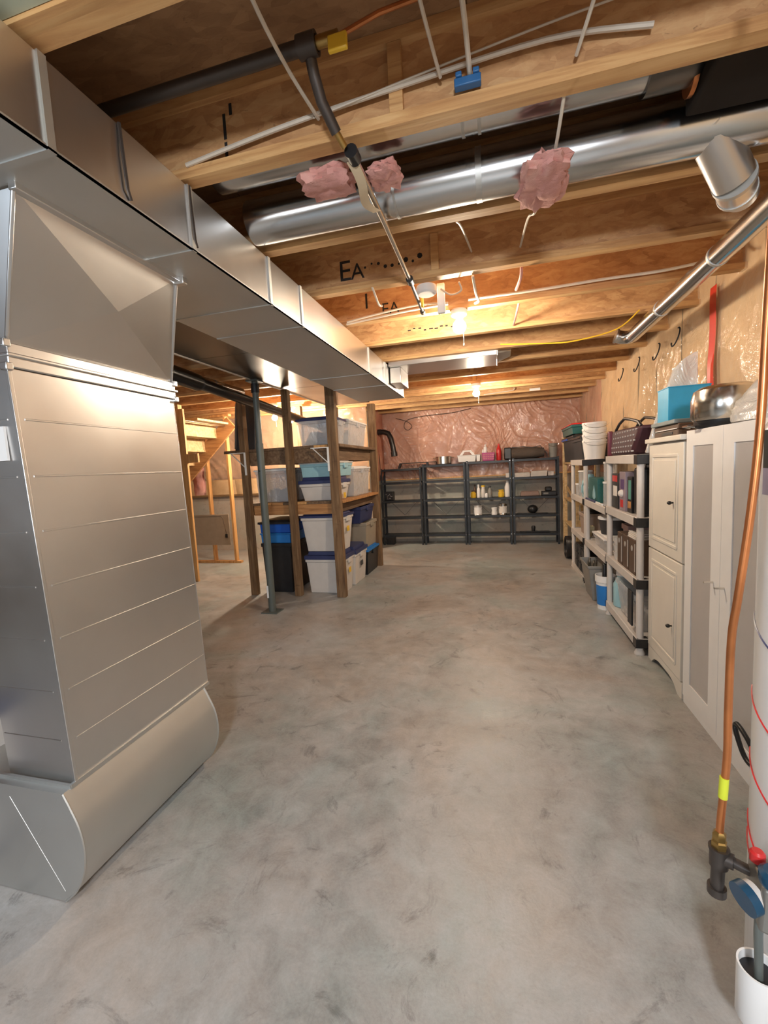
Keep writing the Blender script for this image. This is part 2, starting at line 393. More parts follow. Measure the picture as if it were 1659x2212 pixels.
# web stiffener blocks and web marks on near joists
for (x, yf) in ((-.304, 1.652), (-.345, 2.903), (-.30, 6.08), (-.30, 6.70)):
    MB().box(x - .024, x + .024, yf - .063, yf - .038, ZC + .041, ZD - .041).build('stiffener_block', M_FLANGE, ce, bevel=.002)
def text_mark(txt, x, y, z, h, wd=None):
    c = bpy.data.curves.new('t', 'FONT'); c.body = txt; c.size = h * 1.4; c.extrude = 0.0006; c.resolution_u = 2
    o = bpy.data.objects.new('t', c); COL.objects.link(o)
    dg = bpy.context.evaluated_depsgraph_get(); me = bpy.data.meshes.new_from_object(o.evaluated_get(dg))
    bpy.data.objects.remove(o)
    me.transform(Matrix.Translation(Vector((x, y, z)) - wloc(ce)) @ Matrix.Rotation(PI / 2, 4, 'X'))
    me.materials.append(M_INK); q = bpy.data.objects.new('stamp_mark', me); COL.objects.link(q); q.parent = ce
    return q
text_mark('E', -.985, 2.903 - .0385, 2.895, .13); text_mark('A', -.90, 2.903 - .0385, 2.895, .10)
text_mark('EA', -.86, 3.53 - .0385, 2.865, .09)
text_mark('I', -1.00, 3.53 - .0385, 2.93, .12)
for i in range(9):
    x = -.80 + i * .045; z = 2.94 + random.random() * .05
    MB().cyl((x, 2.903 - .0388, z), (x, 2.903 - .0378, z), .006 + random.random() * .012, 7).build('stamp_mark', M_INK, ce)
for (x, z0, z1) in ((-.985, 2.865, 2.93), (-.985, 2.94, 3.03), (-.955, 3.02, 3.06)):
    MB().box(x, x + .012, 1.652 - .0390, 1.652 - .0378, z0, z1).build('stamp_mark', M_INK, ce)
for i in range(10):
    x = -.78 + i * .05; z = 2.90 + random.random() * .03
    MB().box(x, x + .02 + random.random() * .02, 4.20 - .0390, 4.20 - .0378, z, z + .012).build('stamp_mark', M_INK, ce)
# pale board between the two nearest joists, top left of the view
MB().box(-1.9, -.35, -.10, .957, 2.832, 2.845).build('pale_board', M_DRY, ce)
# small white outlet plate on a far joist
MB().box(.55, .72, 7.95 - .068, 7.95 - .063, ZC + .006, ZC + .045).build('white_tag', M_WHITE, ce)

# ---------------------------------------------------------- insulation batts
def batt(parent, p0, p1, z0, z1, outn, depth, mat, seed, nm='insulation_batt', bot=0.03):
    # p0,p1: plan ends (x,y); outn: outward normal in plan
    def f(u, v):
        x = p0[0] + (p1[0] - p0[0]) * u; y = p0[1] + (p1[1] - p0[1]) * u; z = z0 + (z1 - z0) * v
        e = min(u, 1 - u) * 5; e = min(1, max(0, e)) ** .5
        eb = min(1, v * 9, (1 - v) * 12 + .3) ** .6
        d = depth * (0.86 + .14 * e) * (0.25 + .75 * eb) + wob(x + seed, y, z, 3.2, .018) + wob(x, y + seed, z, 9, .006)
        if v == 0: d = .02
        return (x + outn[0] * d, y + outn[1] * d, z)
    return MB().grid(9, 16, f).build(nm, mat, parent, fix=False)
n = 7
for i in range(n):
    xa = XJ + (XR - XJ) * i / n; xb = XJ + (XR - XJ) * (i + 1) / n
    batt(wb, (xa, YB), (xb, YB), 1.40 + wob(i, 0, 0, 3, .03), ZD - .05, (0, -1), .10, M_PINK, i * 3.1)
n = 20
for i in range(n):
    ya = YF + (YB - YF) * (i + 1) / n; yb = YF + (YB - YF) * i / n
    batt(wr, (XR, ya), (XR, yb), 1.42 + wob(i, 2, 0, 3, .02), ZD - .05, (-1, 0), .09, M_PINK_LIT if ya < 8.2 else M_PINK, i * 2.3)
n = 10
for i in range(n):
    xa = XL + (XJ - XL) * i / n; xb = XL + (XJ - XL) * (i + 1) / n
    batt(wl2, (xa, YL), (xb, YL), 1.62, ZD - .05, (0, -1), .09, M_PINK_LIT, i * 1.7)
    batt(wl2, (xa, YL), (xb, YL), 1.22, 1.60, (0, -1), .13, M_PINK_LIT, i * 2.9, 'insulation_roll')
for i in range(2):
    ya = YL + (YB - YL) * i / 2; yb = YL + (YB - YL) * (i + 1) / 2
    batt(wl2, (XJ, ya), (XJ, yb), 1.40, ZD - .05, (1, 0), .08, M_PINK, i * 4.1 + 2)
# poly vapour barrier, wrinkled
def ridge(x, z, s=1.0):
    a = noise.noise(Vector((x * 1.3 * s, z * 0.9 * s, 3.0)))
    b = 1 - abs(noise.noise(Vector(((x + z * .75 + a * .6) * 8.0 * s, (z - x * .3) * 1.2 * s, 7.0)))) * 2
    c = 1 - abs(noise.noise(Vector(((x - z * .5) * 3.1 * s, (z + x * .4) * 1.4 * s, 13.0)))) * 2
    mk = min(1, max(0.06, .5 + 1.9 * noise.noise(Vector((x * .9 + 5, z * 1.2, 21.0)))))
    n2 = 1 - abs(noise.noise(Vector(((x * .8 - z * .9 + a) * 7 * s, (z + x) * 2.0 * s, 31.0)))) * 2
    return (max(0, b) ** 4 * .030 + max(0, n2) ** 5 * .02) * mk + max(0, c) ** 3 * .018 * (1 - mk) + a * .010
def sheet_y(u, v, x0, x1, y, z0, z1):
    x = x0 + (x1 - x0) * u; z = z0 + (z1 - z0) * v
    return (x, y - ridge(x, z) - (.02 * math.sin(v * PI)), z)
MB().grid(420, 120, lambda u, v: sheet_y(u, v, XJ + .09, XR - .11, YB - .125, 1.40, ZD - .06)).build('vapour_barrier', M_POLY, wb, fix=False)
def sheet_x(u, v, y0, y1, x, z0, z1):
    y = y0 + (y1 - y0) * u; z = z0 + (z1 - z0) * v
    return (x - ridge(y + 20, z, .6) * .5, y, z)
MB().grid(420, 70, lambda u, v: sheet_x(u, v, 9.34, .4, XR - .105, 1.44, ZD - .05)).build('vapour_barrier', M_POLYR, wr, fix=False)
MB().grid(150, 50, lambda u, v: sheet_y(u, v, XL, XJ, YL - .115, 1.60, ZD - .06)).build('vapour_barrier', M_POLY, wl2, fix=False)
# red sheathing tape over the poly seam
MB().grid(2, 24, lambda u, v: (XR - .128 - .004 * math.sin(v * 9), 3.90 - u * .10 + .012 * math.sin(v * 5), 2.10 + .75 * v)).build('seam_tape', M_TAPE, wr, fix=False, label='red tape sealing the plastic sheet seam')
# strapping at the top of the back wall and loose poly strips
MB().box(XJ + .1, XR - .12, YB - .14, YB - .125, 1.385, 1.41).build('strapping', M_STUD, wb)

# ================================================================== DUCTS
tr = thing('trunk_duct', 'long galvanised rectangular trunk duct running under the joists at upper left', 'duct', (-1.45, 2.6, 2.56))
seams = [-2.6, -1.3, .0, 1.02, 1.60, 2.61, 2.22, 4.09, 4.72, 5.69]; seams = sorted(seams)
for a, b in zip(seams[:-1], seams[1:]):
    m = MB().box(-1.755, -1.155, a + .002, b - .002, 2.56, 2.80)
    m.build('duct_section', M_GALV, tr, bevel=.003)
for s in (1.02, 1.60, 2.22, 2.61, 4.09, 4.72):
    m = MB(); m.box(-1.155, -1.147, s - .012, s + .012, 2.553, 2.80); m.box(-1.76, -1.147, s - .012, s + .012, 2.552, 2.56)
    m.build('drive_cleat', M_GALVD, tr)
m = MB().box(-1.760, -1.15, .0, 5.69, 2.556, 2.5605); m.box(-1.158, -1.150, .0, 5.69, 2.556, 2.566)
m.build('edge_seam', M_GALVD, tr)
for y in (1.27, 1.60):   # hanger straps on the side
    MB().tube([(-1.150, y, 2.80), (-1.146, y, 2.70), (-1.146, y + .005, 2.60), (-1.150, y + .02, 2.575)], .006, 6).build('hanger_strap', M_IRON, tr)

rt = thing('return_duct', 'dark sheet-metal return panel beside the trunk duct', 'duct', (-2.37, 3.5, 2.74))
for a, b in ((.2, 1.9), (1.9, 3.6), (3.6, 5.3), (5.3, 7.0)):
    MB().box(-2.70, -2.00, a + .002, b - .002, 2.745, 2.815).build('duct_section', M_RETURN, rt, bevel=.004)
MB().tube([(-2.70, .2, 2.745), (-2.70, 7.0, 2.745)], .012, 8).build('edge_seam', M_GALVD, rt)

# furnace return drop (plenum)
pl = thing('return_air_drop', 'tall galvanised return-air drop with ribbed front and rounded boot', 'duct', (-1.80, 1.63, 0))
X0, X1, Y0, Y1 = -2.00, -1.65, 1.215, 2.035
ribs = [2.07, 1.895, 1.69, 1.485, 1.275, 1.065, .855, .65, .47]
def ydrift(z): return 1.193 + (2.07 - z) * .031, 2.005 + (2.07 - z) * .036
for a, b in zip(ribs[:-1], ribs[1:]):
    ya0, yb0 = ydrift(a); ya1, yb1 = ydrift(b)
    MB().hexa([(X0, ya1, b), (X1, ya1, b), (X1, yb1, b), (X0, yb1, b), (X0, ya0, a), (X1, ya0, a), (X1, yb0, a), (X0, yb0, a)]).build('drop_panel', M_GALV, pl)
for z in ribs[1:-1]:
    y0, y1 = ydrift(z)
    m = MB().tube([(X1 - .001, y0 + .03, z), (X1 - .001, y1 - .01, z)], .0045, 6)
    m.tube([(X0 + .01, y0 - .001 + .002, z), (X1 - .04, y0 + .001, z)], .004, 6)
    m.build('rib', M_GALV, pl)
m = MB(); y0, y1 = ydrift(2.07); y2, y3 = ydrift(.47)
m.bar((X1 - .002, y0 + .001, 2.07), (X1 - .002, y2 + .001, .47), .014, .014); m.bar((X1 - .002, y1 - .002, 2.07), (X1 - .002, y3 - .002, .47), .006, .006)
m.build('corner_seam', M_GALV, pl, bevel=.002)
# flange band
m = MB().box(X0, X1 + .012, 1.19, 2.012, 2.072, 2.158); m.box(X0, X1 + .022, 1.183, 2.02, 2.108, 2.122)
m.build('flange_band', M_GALV, pl, bevel=.004)
for (yy, zz) in ((1.185, 2.155), (1.185, 2.075), (2.008, 2.155), (2.008, 2.075)):
    MB().box(X1 - .01, X1 + .022, yy - .012, yy + .014, zz - .016, zz + .012).build('corner_clip', M_GALV, pl, bevel=.004)
# transition with cross-broken face
T = [(-1.385, 1.085, 2.55), (-1.385, 1.775, 2.55)]; Bt = [(X1, 1.20, 2.158), (X1, 2.0, 2.158)]
ct = (-1.482, 1.53, 2.345)
m = MB().add([T[0], T[1], Bt[1], Bt[0], ct], [(0, 1, 4), (1, 2, 4), (2, 3, 4), (3, 0, 4)])
m.add([T[0], (X0, 1.085, 2.55), (X0, 1.20, 2.158), Bt[0]], [(0, 1, 2, 3)])
m.add([T[1], (X0, 1.775, 2.55), (X0, 2.0, 2.158), Bt[1]], [(0, 3, 2, 1)])
m.build('transition', M_GALV, pl, smooth=False, fix=False)
m = MB().bar((-1.378, 1.075, 2.548), (-1.378, 1.79, 2.548), .03, .022); m.bar((-1.385, 1.085, 2.545), (X1, 1.20, 2.16), .012, .012)
m.bar((-1.385, 1.775, 2.545), (X1, 2.0, 2.16), .012, .012)
m.build('transition_flange', M_GALV, pl, bevel=.003)
MB().box(-1.40, -1.345, 1.77, 1.80, 2.528, 2.558).build('corner_clip', M_GALV, pl, bevel=.004)
# boot
prof = [(X0 - .25, .47), (X1, .47), (-1.622, .415), (-1.588, .335), (-1.577, .245), (-1.592, .155), (-1.64, .065), (-1.705, .004), (X0 - .25, .002)]
def catmull(p, n=4):
    out = []
    for i in range(len(p) - 1):
        a = Vector(p[max(i - 1, 0)]); b = Vector(p[i]); c = Vector(p[i + 1]); d = Vector(p[min(i + 2, len(p) - 1)])
        for k in range(n):
            t = k / n
            out.append(tuple(.5 * ((2 * b) + (c - a) * t + (2 * a - 5 * b + 4 * c - d) * t * t + (3 * b - a - 3 * c + d) * t ** 3)))
    out.append(tuple(p[-1])); return out
curve = catmull(prof[1:8], 5)
outline = [prof[0]] + curve + [prof[8]]
MB().prism(outline, 1.185, 2.02).build('boot', M_GALVD, pl)
for yb_ in (1.185, 2.02): MB().tube([(x, yb_, z) for x, z in curve], .005, 6).build('boot_seam', M_GALVD, pl)
m = MB().bar((X1 - .38, 1.22, .475), (X1 + .004, 1.22, .475), .010, .016); m.bar((X1, 1.22, .475), (X1, 2.065, .475), .012, .018)
m.tube([(X1 - .03, 1.185, .45), (-1.98, 1.185, .03)], .0012, 5); m.tube([(-1.93, 1.185, .42), (-1.70, 1.185, .05)], .0012, 5)
m.build('boot_trim', M_GALVD, pl)
MB().box(-1.86, -1.705, 1.190, 1.199, 1.75, 1.872).build('label_sticker', M_WHITE, pl, label='white sticker on the near side of the duct')

# furnace side piece at the lower left edge: blue-and-white package
fb = thing('filter_package', 'blue and white wrapped package behind the duct boot at the left edge', 'package', (-2.16, 1.28, 0))
MB().box(-2.42, -2.255, 1.0, 1.5, .0, .66).build('wrapper', M_NAVY, fb, bevel=.01)
MB().box(-2.255, -2.252, 1.05, 1.45, .05, .6).build('printed_panel', M_TOTE, fb)
MB().sphere((-2.24, 1.10, .34), .05, 12, 8, .8).build('crumpled_end', M_BAG, fb)

# round ducts in the joist bay
rd = thing('round_duct', 'galvanised round duct filling the joist bay, nearer the lamp', 'duct', (0, 2.06, 2.87), 'round ducts in the joist bay')
MB().tube([(-1.150, 2.09, 2.90), (2.6 - 1.0, 2.09, 2.90)], .098, 32).build('pipe', M_PIPE, rd)
MB().tube([(-.06, 2.09, 2.90), (-.035, 2.09, 2.90)], .1005, 32).build('joint', M_GALVD, rd)
MB().tube([(-.42, 2.09, 2.90), (-.41, 2.09, 2.90)], .1005, 32).build('joint', M_GALVD, rd)
rd2 = thing('round_duct', 'galvanised round duct against the near joist, ending in a dark elbow', 'duct', (0, 1.84, 2.95))
MB().tube([(-1.150, 1.80, 2.98), (.62, 1.80, 2.98)], .092, 32).build('pipe', M_PIPE, rd2)
for x in (-.10, -.04): MB().tube([(x, 1.80, 2.98), (x + .012, 1.80, 2.98)], .095, 32).build('joint', M_GALVD, rd2)
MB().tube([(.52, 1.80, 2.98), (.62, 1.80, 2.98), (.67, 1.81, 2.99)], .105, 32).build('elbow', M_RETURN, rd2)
MB().tube([(.66, 1.84, 2.92), (.675, 1.84, 2.92)], .06, 20).build('damper_collar', M_COPPER, rd2)
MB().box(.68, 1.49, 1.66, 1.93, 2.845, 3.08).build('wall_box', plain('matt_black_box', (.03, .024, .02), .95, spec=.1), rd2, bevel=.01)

el = thing('branch_elbow', 'short shiny adjustable duct elbow dropping off the round duct at right', 'duct', (1.08, 2.3, 2.74))
sec = [(.80, 2.06, 2.90), (.955, 2.20, 2.742), (1.01, 2.30, 2.742), (1.06, 2.38, 2.765)]
for i, (p, q, r) in enumerate(((sec[0], sec[1], .074), (sec[1], sec[2], .070), (sec[2], sec[3], .066))):
    MB().tube([p, q], r, 28).build('elbow_segment', M_GALV, el)
MB().tube([(.949, 2.19, 2.744), (.960, 2.208, 2.742)], .077, 28).build('clamp_ring', M_GALVD, el)
MB().tube([(1.005, 2.29, 2.742), (1.014, 2.307, 2.742)], .073, 28).build('clamp_ring', M_GALVD, el)

# exhaust pipe along the right wall
ep = thing('vent_pipe', 'slim galvanised vent pipe running along the right wall under the joists', 'pipe', (1.2, 3.4, 2.70))
MB().tube([(1.20, 1.2, 2.72), (1.20, 4.48, 2.72)], .056, 28).build('pipe', M_PIPE, ep)
for y in (2.9, 3.75): MB().tube([(1.20, y, 2.72), (1.20, y + .02, 2.72)], .059, 28).build('joint', M_GALVD, ep)
MB().tube([(1.20, 4.46, 2.72), (1.19, 4.55, 2.725), (1.15, 4.60, 2.74), (1.09, 4.60, 2.76)], .057, 24).build('elbow', M_PIPE, ep)
MB().tube([(1.10, 4.60, 2.757), (1.085, 4.60, 2.762)], .063, 24).build('collar', M_GALV, ep)

# pan duct in a far bay
pd = thing('branch_duct', 'flat galvanised branch duct tucked in a joist bay beyond the first bulb', 'duct', (-.55, 4.75, 2.8))
MB().box(-1.147, .02, 4.845, 5.375, 2.775, 2.97).build('pan', M_GALV, pd, bevel=.004)
MB().hexa([(.03, 4.90, 2.80), (.17, 4.98, 2.83), (.17, 5.25, 2.83), (.03, 5.33, 2.80), (.03, 4.90, 2.95), (.17, 4.98, 2.93), (.17, 5.25, 2.93), (.03, 5.33, 2.95)]).build('end_cap', M_GALVD, pd, bevel=.01)
MB().box(.018, .032, 4.85, 5.37, 2.768, 2.96).build('cleat', M_GALV, pd, bevel=.003)
bx = thing('takeoff_boot', 'galvanised take-off boot at the end of the trunk duct', 'duct', (-1.0, 5.0, 2.6))
MB().box(-1.145, -1.02, 4.90, 5.32, 2.60, 2.773).build('boot_body', M_GALV, bx, bevel=.006)

# ================================================================== STEEL COLUMN
co = thing('steel_column', 'grey-green adjustable steel column in front of the wooden storage rack', 'column', (-2.684, 4.621, 0))
MB().tube([(-2.684, 4.621, .012), (-2.684, 4.621, 2.02)], .043, 24).build('lower_tube', M_COLUMN, co)
MB().tube([(-2.684, 4.621, 2.02), (-2.684, 4.621, 2.72)], .036, 24).build('upper_tube', M_COLUMN, co)
MB().box(-2.79, -2.58, 4.53, 4.71, 0, .012).build('base_plate', M_COLUMN, co, bevel=.002)
MB().box(-2.76, -2.61, 4.55, 4.69, 2.722, 2.743).build('top_plate', M_COLUMN, co, bevel=.002)
MB().tube([(-2.684, 4.621, 2.60), (-2.684, 4.621, 2.70)], .047, 16).build('adjusting_collar', M_BLACK, co)
MB().cyl((-2.684, 4.575, 1.70), (-2.684, 4.581, 1.70), .008, 10).build('bolt_hole', M_BLACK, co)
MB().box(-2.716, -2.694, 4.575, 4.586, .18, .33).build('paper_label', M_WHITE, co)

# ================================================================== BULBS
def bulb(x, y, z, r, label, pull=True, grp=None, zj=ZC):
    t = thing('bulb_fixture', label, 'light', (x, y, zj), grp)
    MB().lathe((x, y, zj - .03), [(.045, -.02), (.058, -.012), (.062, .0), (.062, .022), (.056, .0295)], 24).build('lampholder', M_WHITE, t)
    MB().lathe((x, y, z), [(.016, r * .9), (.016, zj - .045 - z)], 16).build('socket', M_WHITE, t)
    m = MB(); prof = [(max(.0005, r * math.sin(a * PI / 12)), -r * math.cos(a * PI / 12)) for a in range(0, 10)] + [(.017, r * 1.15)]
    m.lathe((x, y, z), prof, 16).build('bulb', M_BULB if x > -2 else M_BULBL, t)
    if pull:
        MB().tube([(x + .03, y - .02, zj - .05), (x + .032, y - .02, z - .13)], .0016, 5).build('pull_cord', M_WHITE, t)
        MB().lathe((x + .032, y - .02, z - .15), [(.004, 0), (.006, .01), (.002, .022)], 10).build('cord_bell', M_WHITE, t)
    return t
bulb(-.255, 3.487, 2.695, .050, 'bare lit bulb with pull cord on the nearer part of the ceiling', True)
bulb(-.275, 6.665, 2.68, .050, 'bare lit bulb near the back wall shelves', True)
bulb(-3.55, 6.665, 2.585, .046, 'bare lit bulb left of the rack post, with white pull cord', True)
bulb(-3.58, 7.30, 2.60, .046, 'bare lit bulb just right of the middle rack post', False)

# ================================================================== CEILING CLUTTER
sd = thing('smoke_alarm', 'white round alarm with a white box on a joist beside the first bulb', 'smoke alarm', (-.42, 2.95, 2.8))
MB().lathe((-.42, 2.96, 2.765), [(.055, 0), (.066, .01), (.068, .035), (.064, .052)], 28).build('alarm_body', M_WHITE, sd)
MB().box(-.36, -.31, 3.02, 3.05, 2.66, 2.85).build('mounting_strip', M_WHITE, sd, bevel=.004)
MB().box(-.47, -.455, 3.02, 3.05, 2.72, 2.80).build('yellow_tag', M_YEL, sd)

gp = thing('gas_line', 'dark metal rod running toward the first bulb with clamps along it', 'pipe', (-.47, 2.4, 2.76))
MB().tube([(-.468, 1.59, 2.76), (-.468, 2.04, 2.76), (-.477, 2.70, 2.758)], .013, 14).build('rod', M_STEEL, gp)
MB().tube([(-.477, 2.70, 2.758), (-.49, 3.22, 2.752)], .011, 14).build('rod_end', M_IRON, gp)
MB().tube([(-.476, 2.66, 2.758), (-.477, 2.72, 2.758)], .022, 12).build('clamp', M_BLACK, gp)
MB().tube([(-.490, 3.20, 2.752), (-.492, 3.24, 2.752)], .018, 12).build('clamp', M_IRON, gp)
MB().tube([(-.468, 1.57, 2.76), (-.468, 1.62, 2.76)], .024, 14).build('clamp', M_BLACK, gp)

ip = thing('black_gas_pipe', 'dark iron gas pipe crossing the nearest ceiling bay with a drop leg', 'pipe', (-.7, 1.37, 2.95))
MB().tube([(-1.8, 1.38, 2.95), (-.50, 1.38, 2.95)], .021, 16).build('main_pipe', M_IRON, ip)
MB().tube([(-.56, 1.38, 2.95), (-.50, 1.38, 2.95)], .031, 16).build('tee', M_IRON, ip)
MB().tube([(-.53, 1.385, 2.95), (-.53, 1.42, 2.90), (-.525, 1.46, 2.85), (-.50, 1.52, 2.79)], .018, 14).build('drop_leg', M_IRON, ip)
MB().tube([(-.505, 1.505, 2.80), (-.485, 1.555, 2.765)], .012, 12).build('brass_connector', M_BRASS, ip)
MB().tube([(-.50, 1.38, 2.95), (-.43, 1.38, 2.95)], .017, 14).build('brass_valve', M_BRASS, ip)
MB().box(-.455, -.395, 1.345, 1.36, 2.885, 2.93).build('valve_handle', M_YEL, ip, bevel=.004, label='yellow lever handle')
cl = MB().tube([(-.43, 1.38, 2.95), (-.30, 1.378, 2.975), (-.14, 1.38, 2.985), (.1, 1.33, 2.985), (.45, 1.25, 2.985), (1.2, 1.2, 2.98)], .0075, 8)
solo(cl, 'copper_tube', M_COPPER, 'thin copper tube leading right from the yellow valve handle', 'pipe')

def cable(pts, r, mat, label, name='cable', grp=None):
    p3 = [Vector(p) for p in pts]; out = []
    for i in range(len(p3) - 1):
        a = p3[max(i - 1, 0)]; b = p3[i]; c = p3[i + 1]; d = p3[min(i + 2, len(p3) - 1)]
        for k in range(5):
            t = k / 5; out.append(.5 * ((2 * b) + (c - a) * t + (2 * a - 5 * b + 4 * c - d) * t * t + (3 * b - a - 3 * c + d) * t ** 3))
    out.append(p3[-1]); return solo(MB().tube(out, r, 7), name, mat, label, 'cable', grp)
cable([(-.60, .65, 3.08), (-.601, 1.10, 2.93), (-.60, 1.34, 2.90), (-.585, 1.585, 2.90)], .0065, M_WWIRE, 'grey cable running forward through the near bay, left of the gas drop leg')
cable([(-.09, 1.10, 3.08), (-.075, 1.25, 2.98), (-.06, 1.42, 2.93), (-.055, 1.58, 2.90)], .008, M_WWIRE, 'thick grey cable going down to the blue clip')
cable([(-.20, 1.10, 3.08), (-.185, 1.30, 2.97), (-.15, 1.58, 2.92)], .006, M_WWIRE, 'thin grey cable left of the blue clip cable')
cable([(.35, 1.09, 3.06), (.307, 1.367, 2.94), (.265, 1.585, 2.88)], .006, M_WWIRE, 'grey cable dropping over the near joist right of the blue clip')
cable([(-1.14, 1.583, 2.862), (-.72, 1.583, 2.905), (-.28, 1.583, 2.93), (.18, 1.583, 2.946), (.475, 1.583, 2.905)], .008, M_WWIRE, 'grey cable clipped along the face of the near joist')
cable([(-.60, 1.575, 2.90), (-.1, 1.575, 2.955), (.4, 1.575, 3.0), (1.3, 1.575, 3.05)], .0035, M_WWIRE, 'thin grey wire sloping up along the near joist face')
bc = thing('cable_clip', 'blue plastic cable clip on the near joist', 'clip', (-.065, 1.57, 2.87))
MB().box(-.105, -.02, 1.560, 1.588, 2.865, 2.89).build('clip_base', M_BLUECLIP, bc, bevel=.003)
MB().box(-.10, -.08, 1.555, 1.588, 2.89, 2.905).build('clip_jaw', M_BLUECLIP, bc, bevel=.003)
MB().box(-.045, -.025, 1.555, 1.588, 2.89, 2.905).build('clip_jaw', M_BLUECLIP, bc, bevel=.003)
cable([(.24, 1.655, 2.83), (.232, 1.818, 2.775), (.216, 1.964, 2.735), (.19, 2.20, 2.76), (.175, 2.40, 2.84), (.16, 2.82, 2.90)], .006, M_WWIRE, 'grey cable passing through the pink scrap under the round ducts')
cable([(-.165, 2.28, 2.83), (-.15, 2.45, 2.88), (-.12, 2.84, 2.93)], .006, M_WWIRE, 'short white cable behind the first bay, above the alarm')
cable([(-.33, 2.99, 2.80), (-.27, 3.03, 2.77), (-.20, 3.00, 2.775), (-.21, 2.955, 2.812)], .006, M_WWIRE, 'white cable loop between alarm and bulb')
cable([(-.12, 2.91, 2.815), (-.11, 3.10, 2.78), (-.10, 3.30, 2.80), (-.13, 3.43, 2.83)], .009, M_WWIRE, 'bright white cable curving down beside the first bulb')
cable([(-.10, 2.92, 2.86), (.50, 2.92, 2.855), (.90, 2.92, 2.865), (1.45, 2.92, 2.855)], .011, M_YWIRE, 'yellow cable stapled along a joist right of the alarm')
cable([(-.18, 3.455, 2.872), (.3, 3.452, 2.868), (.75, 3.455, 2.876), (1.10, 3.44, 2.87), (1.45, 3.36, 2.87)], .010, M_WWIRE, 'long white cable along the lamp joist to the right wall')
cable([(-1.14, 3.455, 2.835), (-.90, 3.455, 2.862), (-.57, 3.45, 2.885), (-.33, 3.455, 2.87)], .008, M_WWIRE, 'white cable from the trunk duct to the first bulb, upper strand')
cable([(-1.14, 3.443, 2.815), (-.85, 3.435, 2.833), (-.60, 3.44, 2.850), (-.33, 3.45, 2.86)], .008, M_WWIRE, 'white cable from the trunk duct to the first bulb, lower strand')
cable([(.05, 4.12, 2.69), (.40, 4.12, 2.655), (.65, 4.12, 2.645), (.98, 4.12, 2.70), (1.15, 4.12, 2.83)], .006, M_YWIRE, 'thin yellow cord sagging below the joists')
cable([(-.76, 2.85, 2.835), (-.75, 2.87, 2.80), (-.752, 2.99, 2.76), (-.735, 3.02, 2.76)], .007, M_WWIRE, 'short hooked cable end left of the alarm')
cable([(.17, 2.915, 2.86), (.17, 2.99, 2.80), (.15, 3.20, 2.80)], .010, M_ROSE, 'short pinkish cable stub crossing a bay, nearer one')
cable([(.19, 3.56, 2.86), (.18, 3.75, 2.84), (.165, 4.12, 2.84)], .009, M_ROSE, 'short pinkish cable stub crossing a bay, farther one')
cable([(-.2, 7.86, 2.83), (.05, 7.86, 2.845), (.28, 7.86, 2.86), (.30, 7.84, 2.90)], .008, M_WWIRE, 'white cable stub on a far joist right of the second bulb')
cable([(-2.1, 9.33, 2.72), (-1.85, 9.33, 2.63), (-1.75, 9.31, 2.52), (-1.84, 9.30, 2.45), (-1.92, 9.31, 2.52), (-1.85, 9.32, 2.66), (-1.5, 9.32, 2.72), (-.9, 9.31, 2.74), (-.5, 9.32, 2.80)], .006, M_INK, 'thin dark cable looped along the top of the back wall')
for i, (y, z) in enumerate(((4.45, 2.66), (4.93, 2.65), (5.55, 2.66), (6.2, 2.67))):
    pts = [(XR - .16 + .02 * math.cos(a), y + .075 * math.sin(a), z + .075 * math.cos(a)) for a in [PI * .0 + k * PI * 1.35 / 14 for k in range(15)]]
    pts = [(x, 2 * y - yy2, zz) for x, yy2, zz in pts]
    solo(MB().tube(pts, .0065, 6), 'cable_loop', M_INK, ['dark cable loop at the top of the right wall, nearest the vent pipe end', 'dark cable loop on the right wall, second from the vent pipe end', 'dark cable loop on the right wall, third from the vent pipe end', 'dark cable loop on the right wall, farthest from the vent pipe'][i], 'cable', 'dark cable loops along the right wall')

def scrap(cx, cy, cz, sx, sy, sz, seed, label):
    m = MB()
    def f(u, v):
        th = 2 * PI * u; ph = PI * v
        x = math.sin(ph) * math.cos(th); y = math.sin(ph) * math.sin(th); z = math.cos(ph)
        k = 1 / max(abs(x), abs(y), abs(z)) ** .6
        q = Vector((x, y, z)) * k; d = 1 + noise.noise(q * 2.3 + Vector((seed, 0, 0))) * .35 + noise.noise(q * 6 + Vector((seed, 4, 0))) * .14
        return (cx + q.x * sx * d, cy + q.y * sy * d, cz + q.z * sz * d)
    m.grid(28, 18, f); return solo(m, 'insulation_scrap', M_ROSE, label, 'insulation')
scrap(-.62, 1.75, 2.79, .10, .075, .03, 1, 'crumpled pink insulation scrap left of the metal rod')
scrap(-.40, 1.80, 2.80, .06, .07, .022, 5, 'small pink insulation scrap right of the metal rod')
scrap(.20, 1.94, 2.735, .085, .16, .03, 9, 'pink insulation scrap hanging below the round duct')
st = MB().grid(2, 12, lambda u, v: (-.495 + u * .035 + .01 * math.sin(v * 7), 1.60 + v * .33, 2.745 - .03 * math.sin(v * PI) + u * .004))
solo(st, 'masking_tape', plain('masking_tape', (.62, .50, .34), .5), 'strip of cream tape hanging from the rod clamp', 'tape')

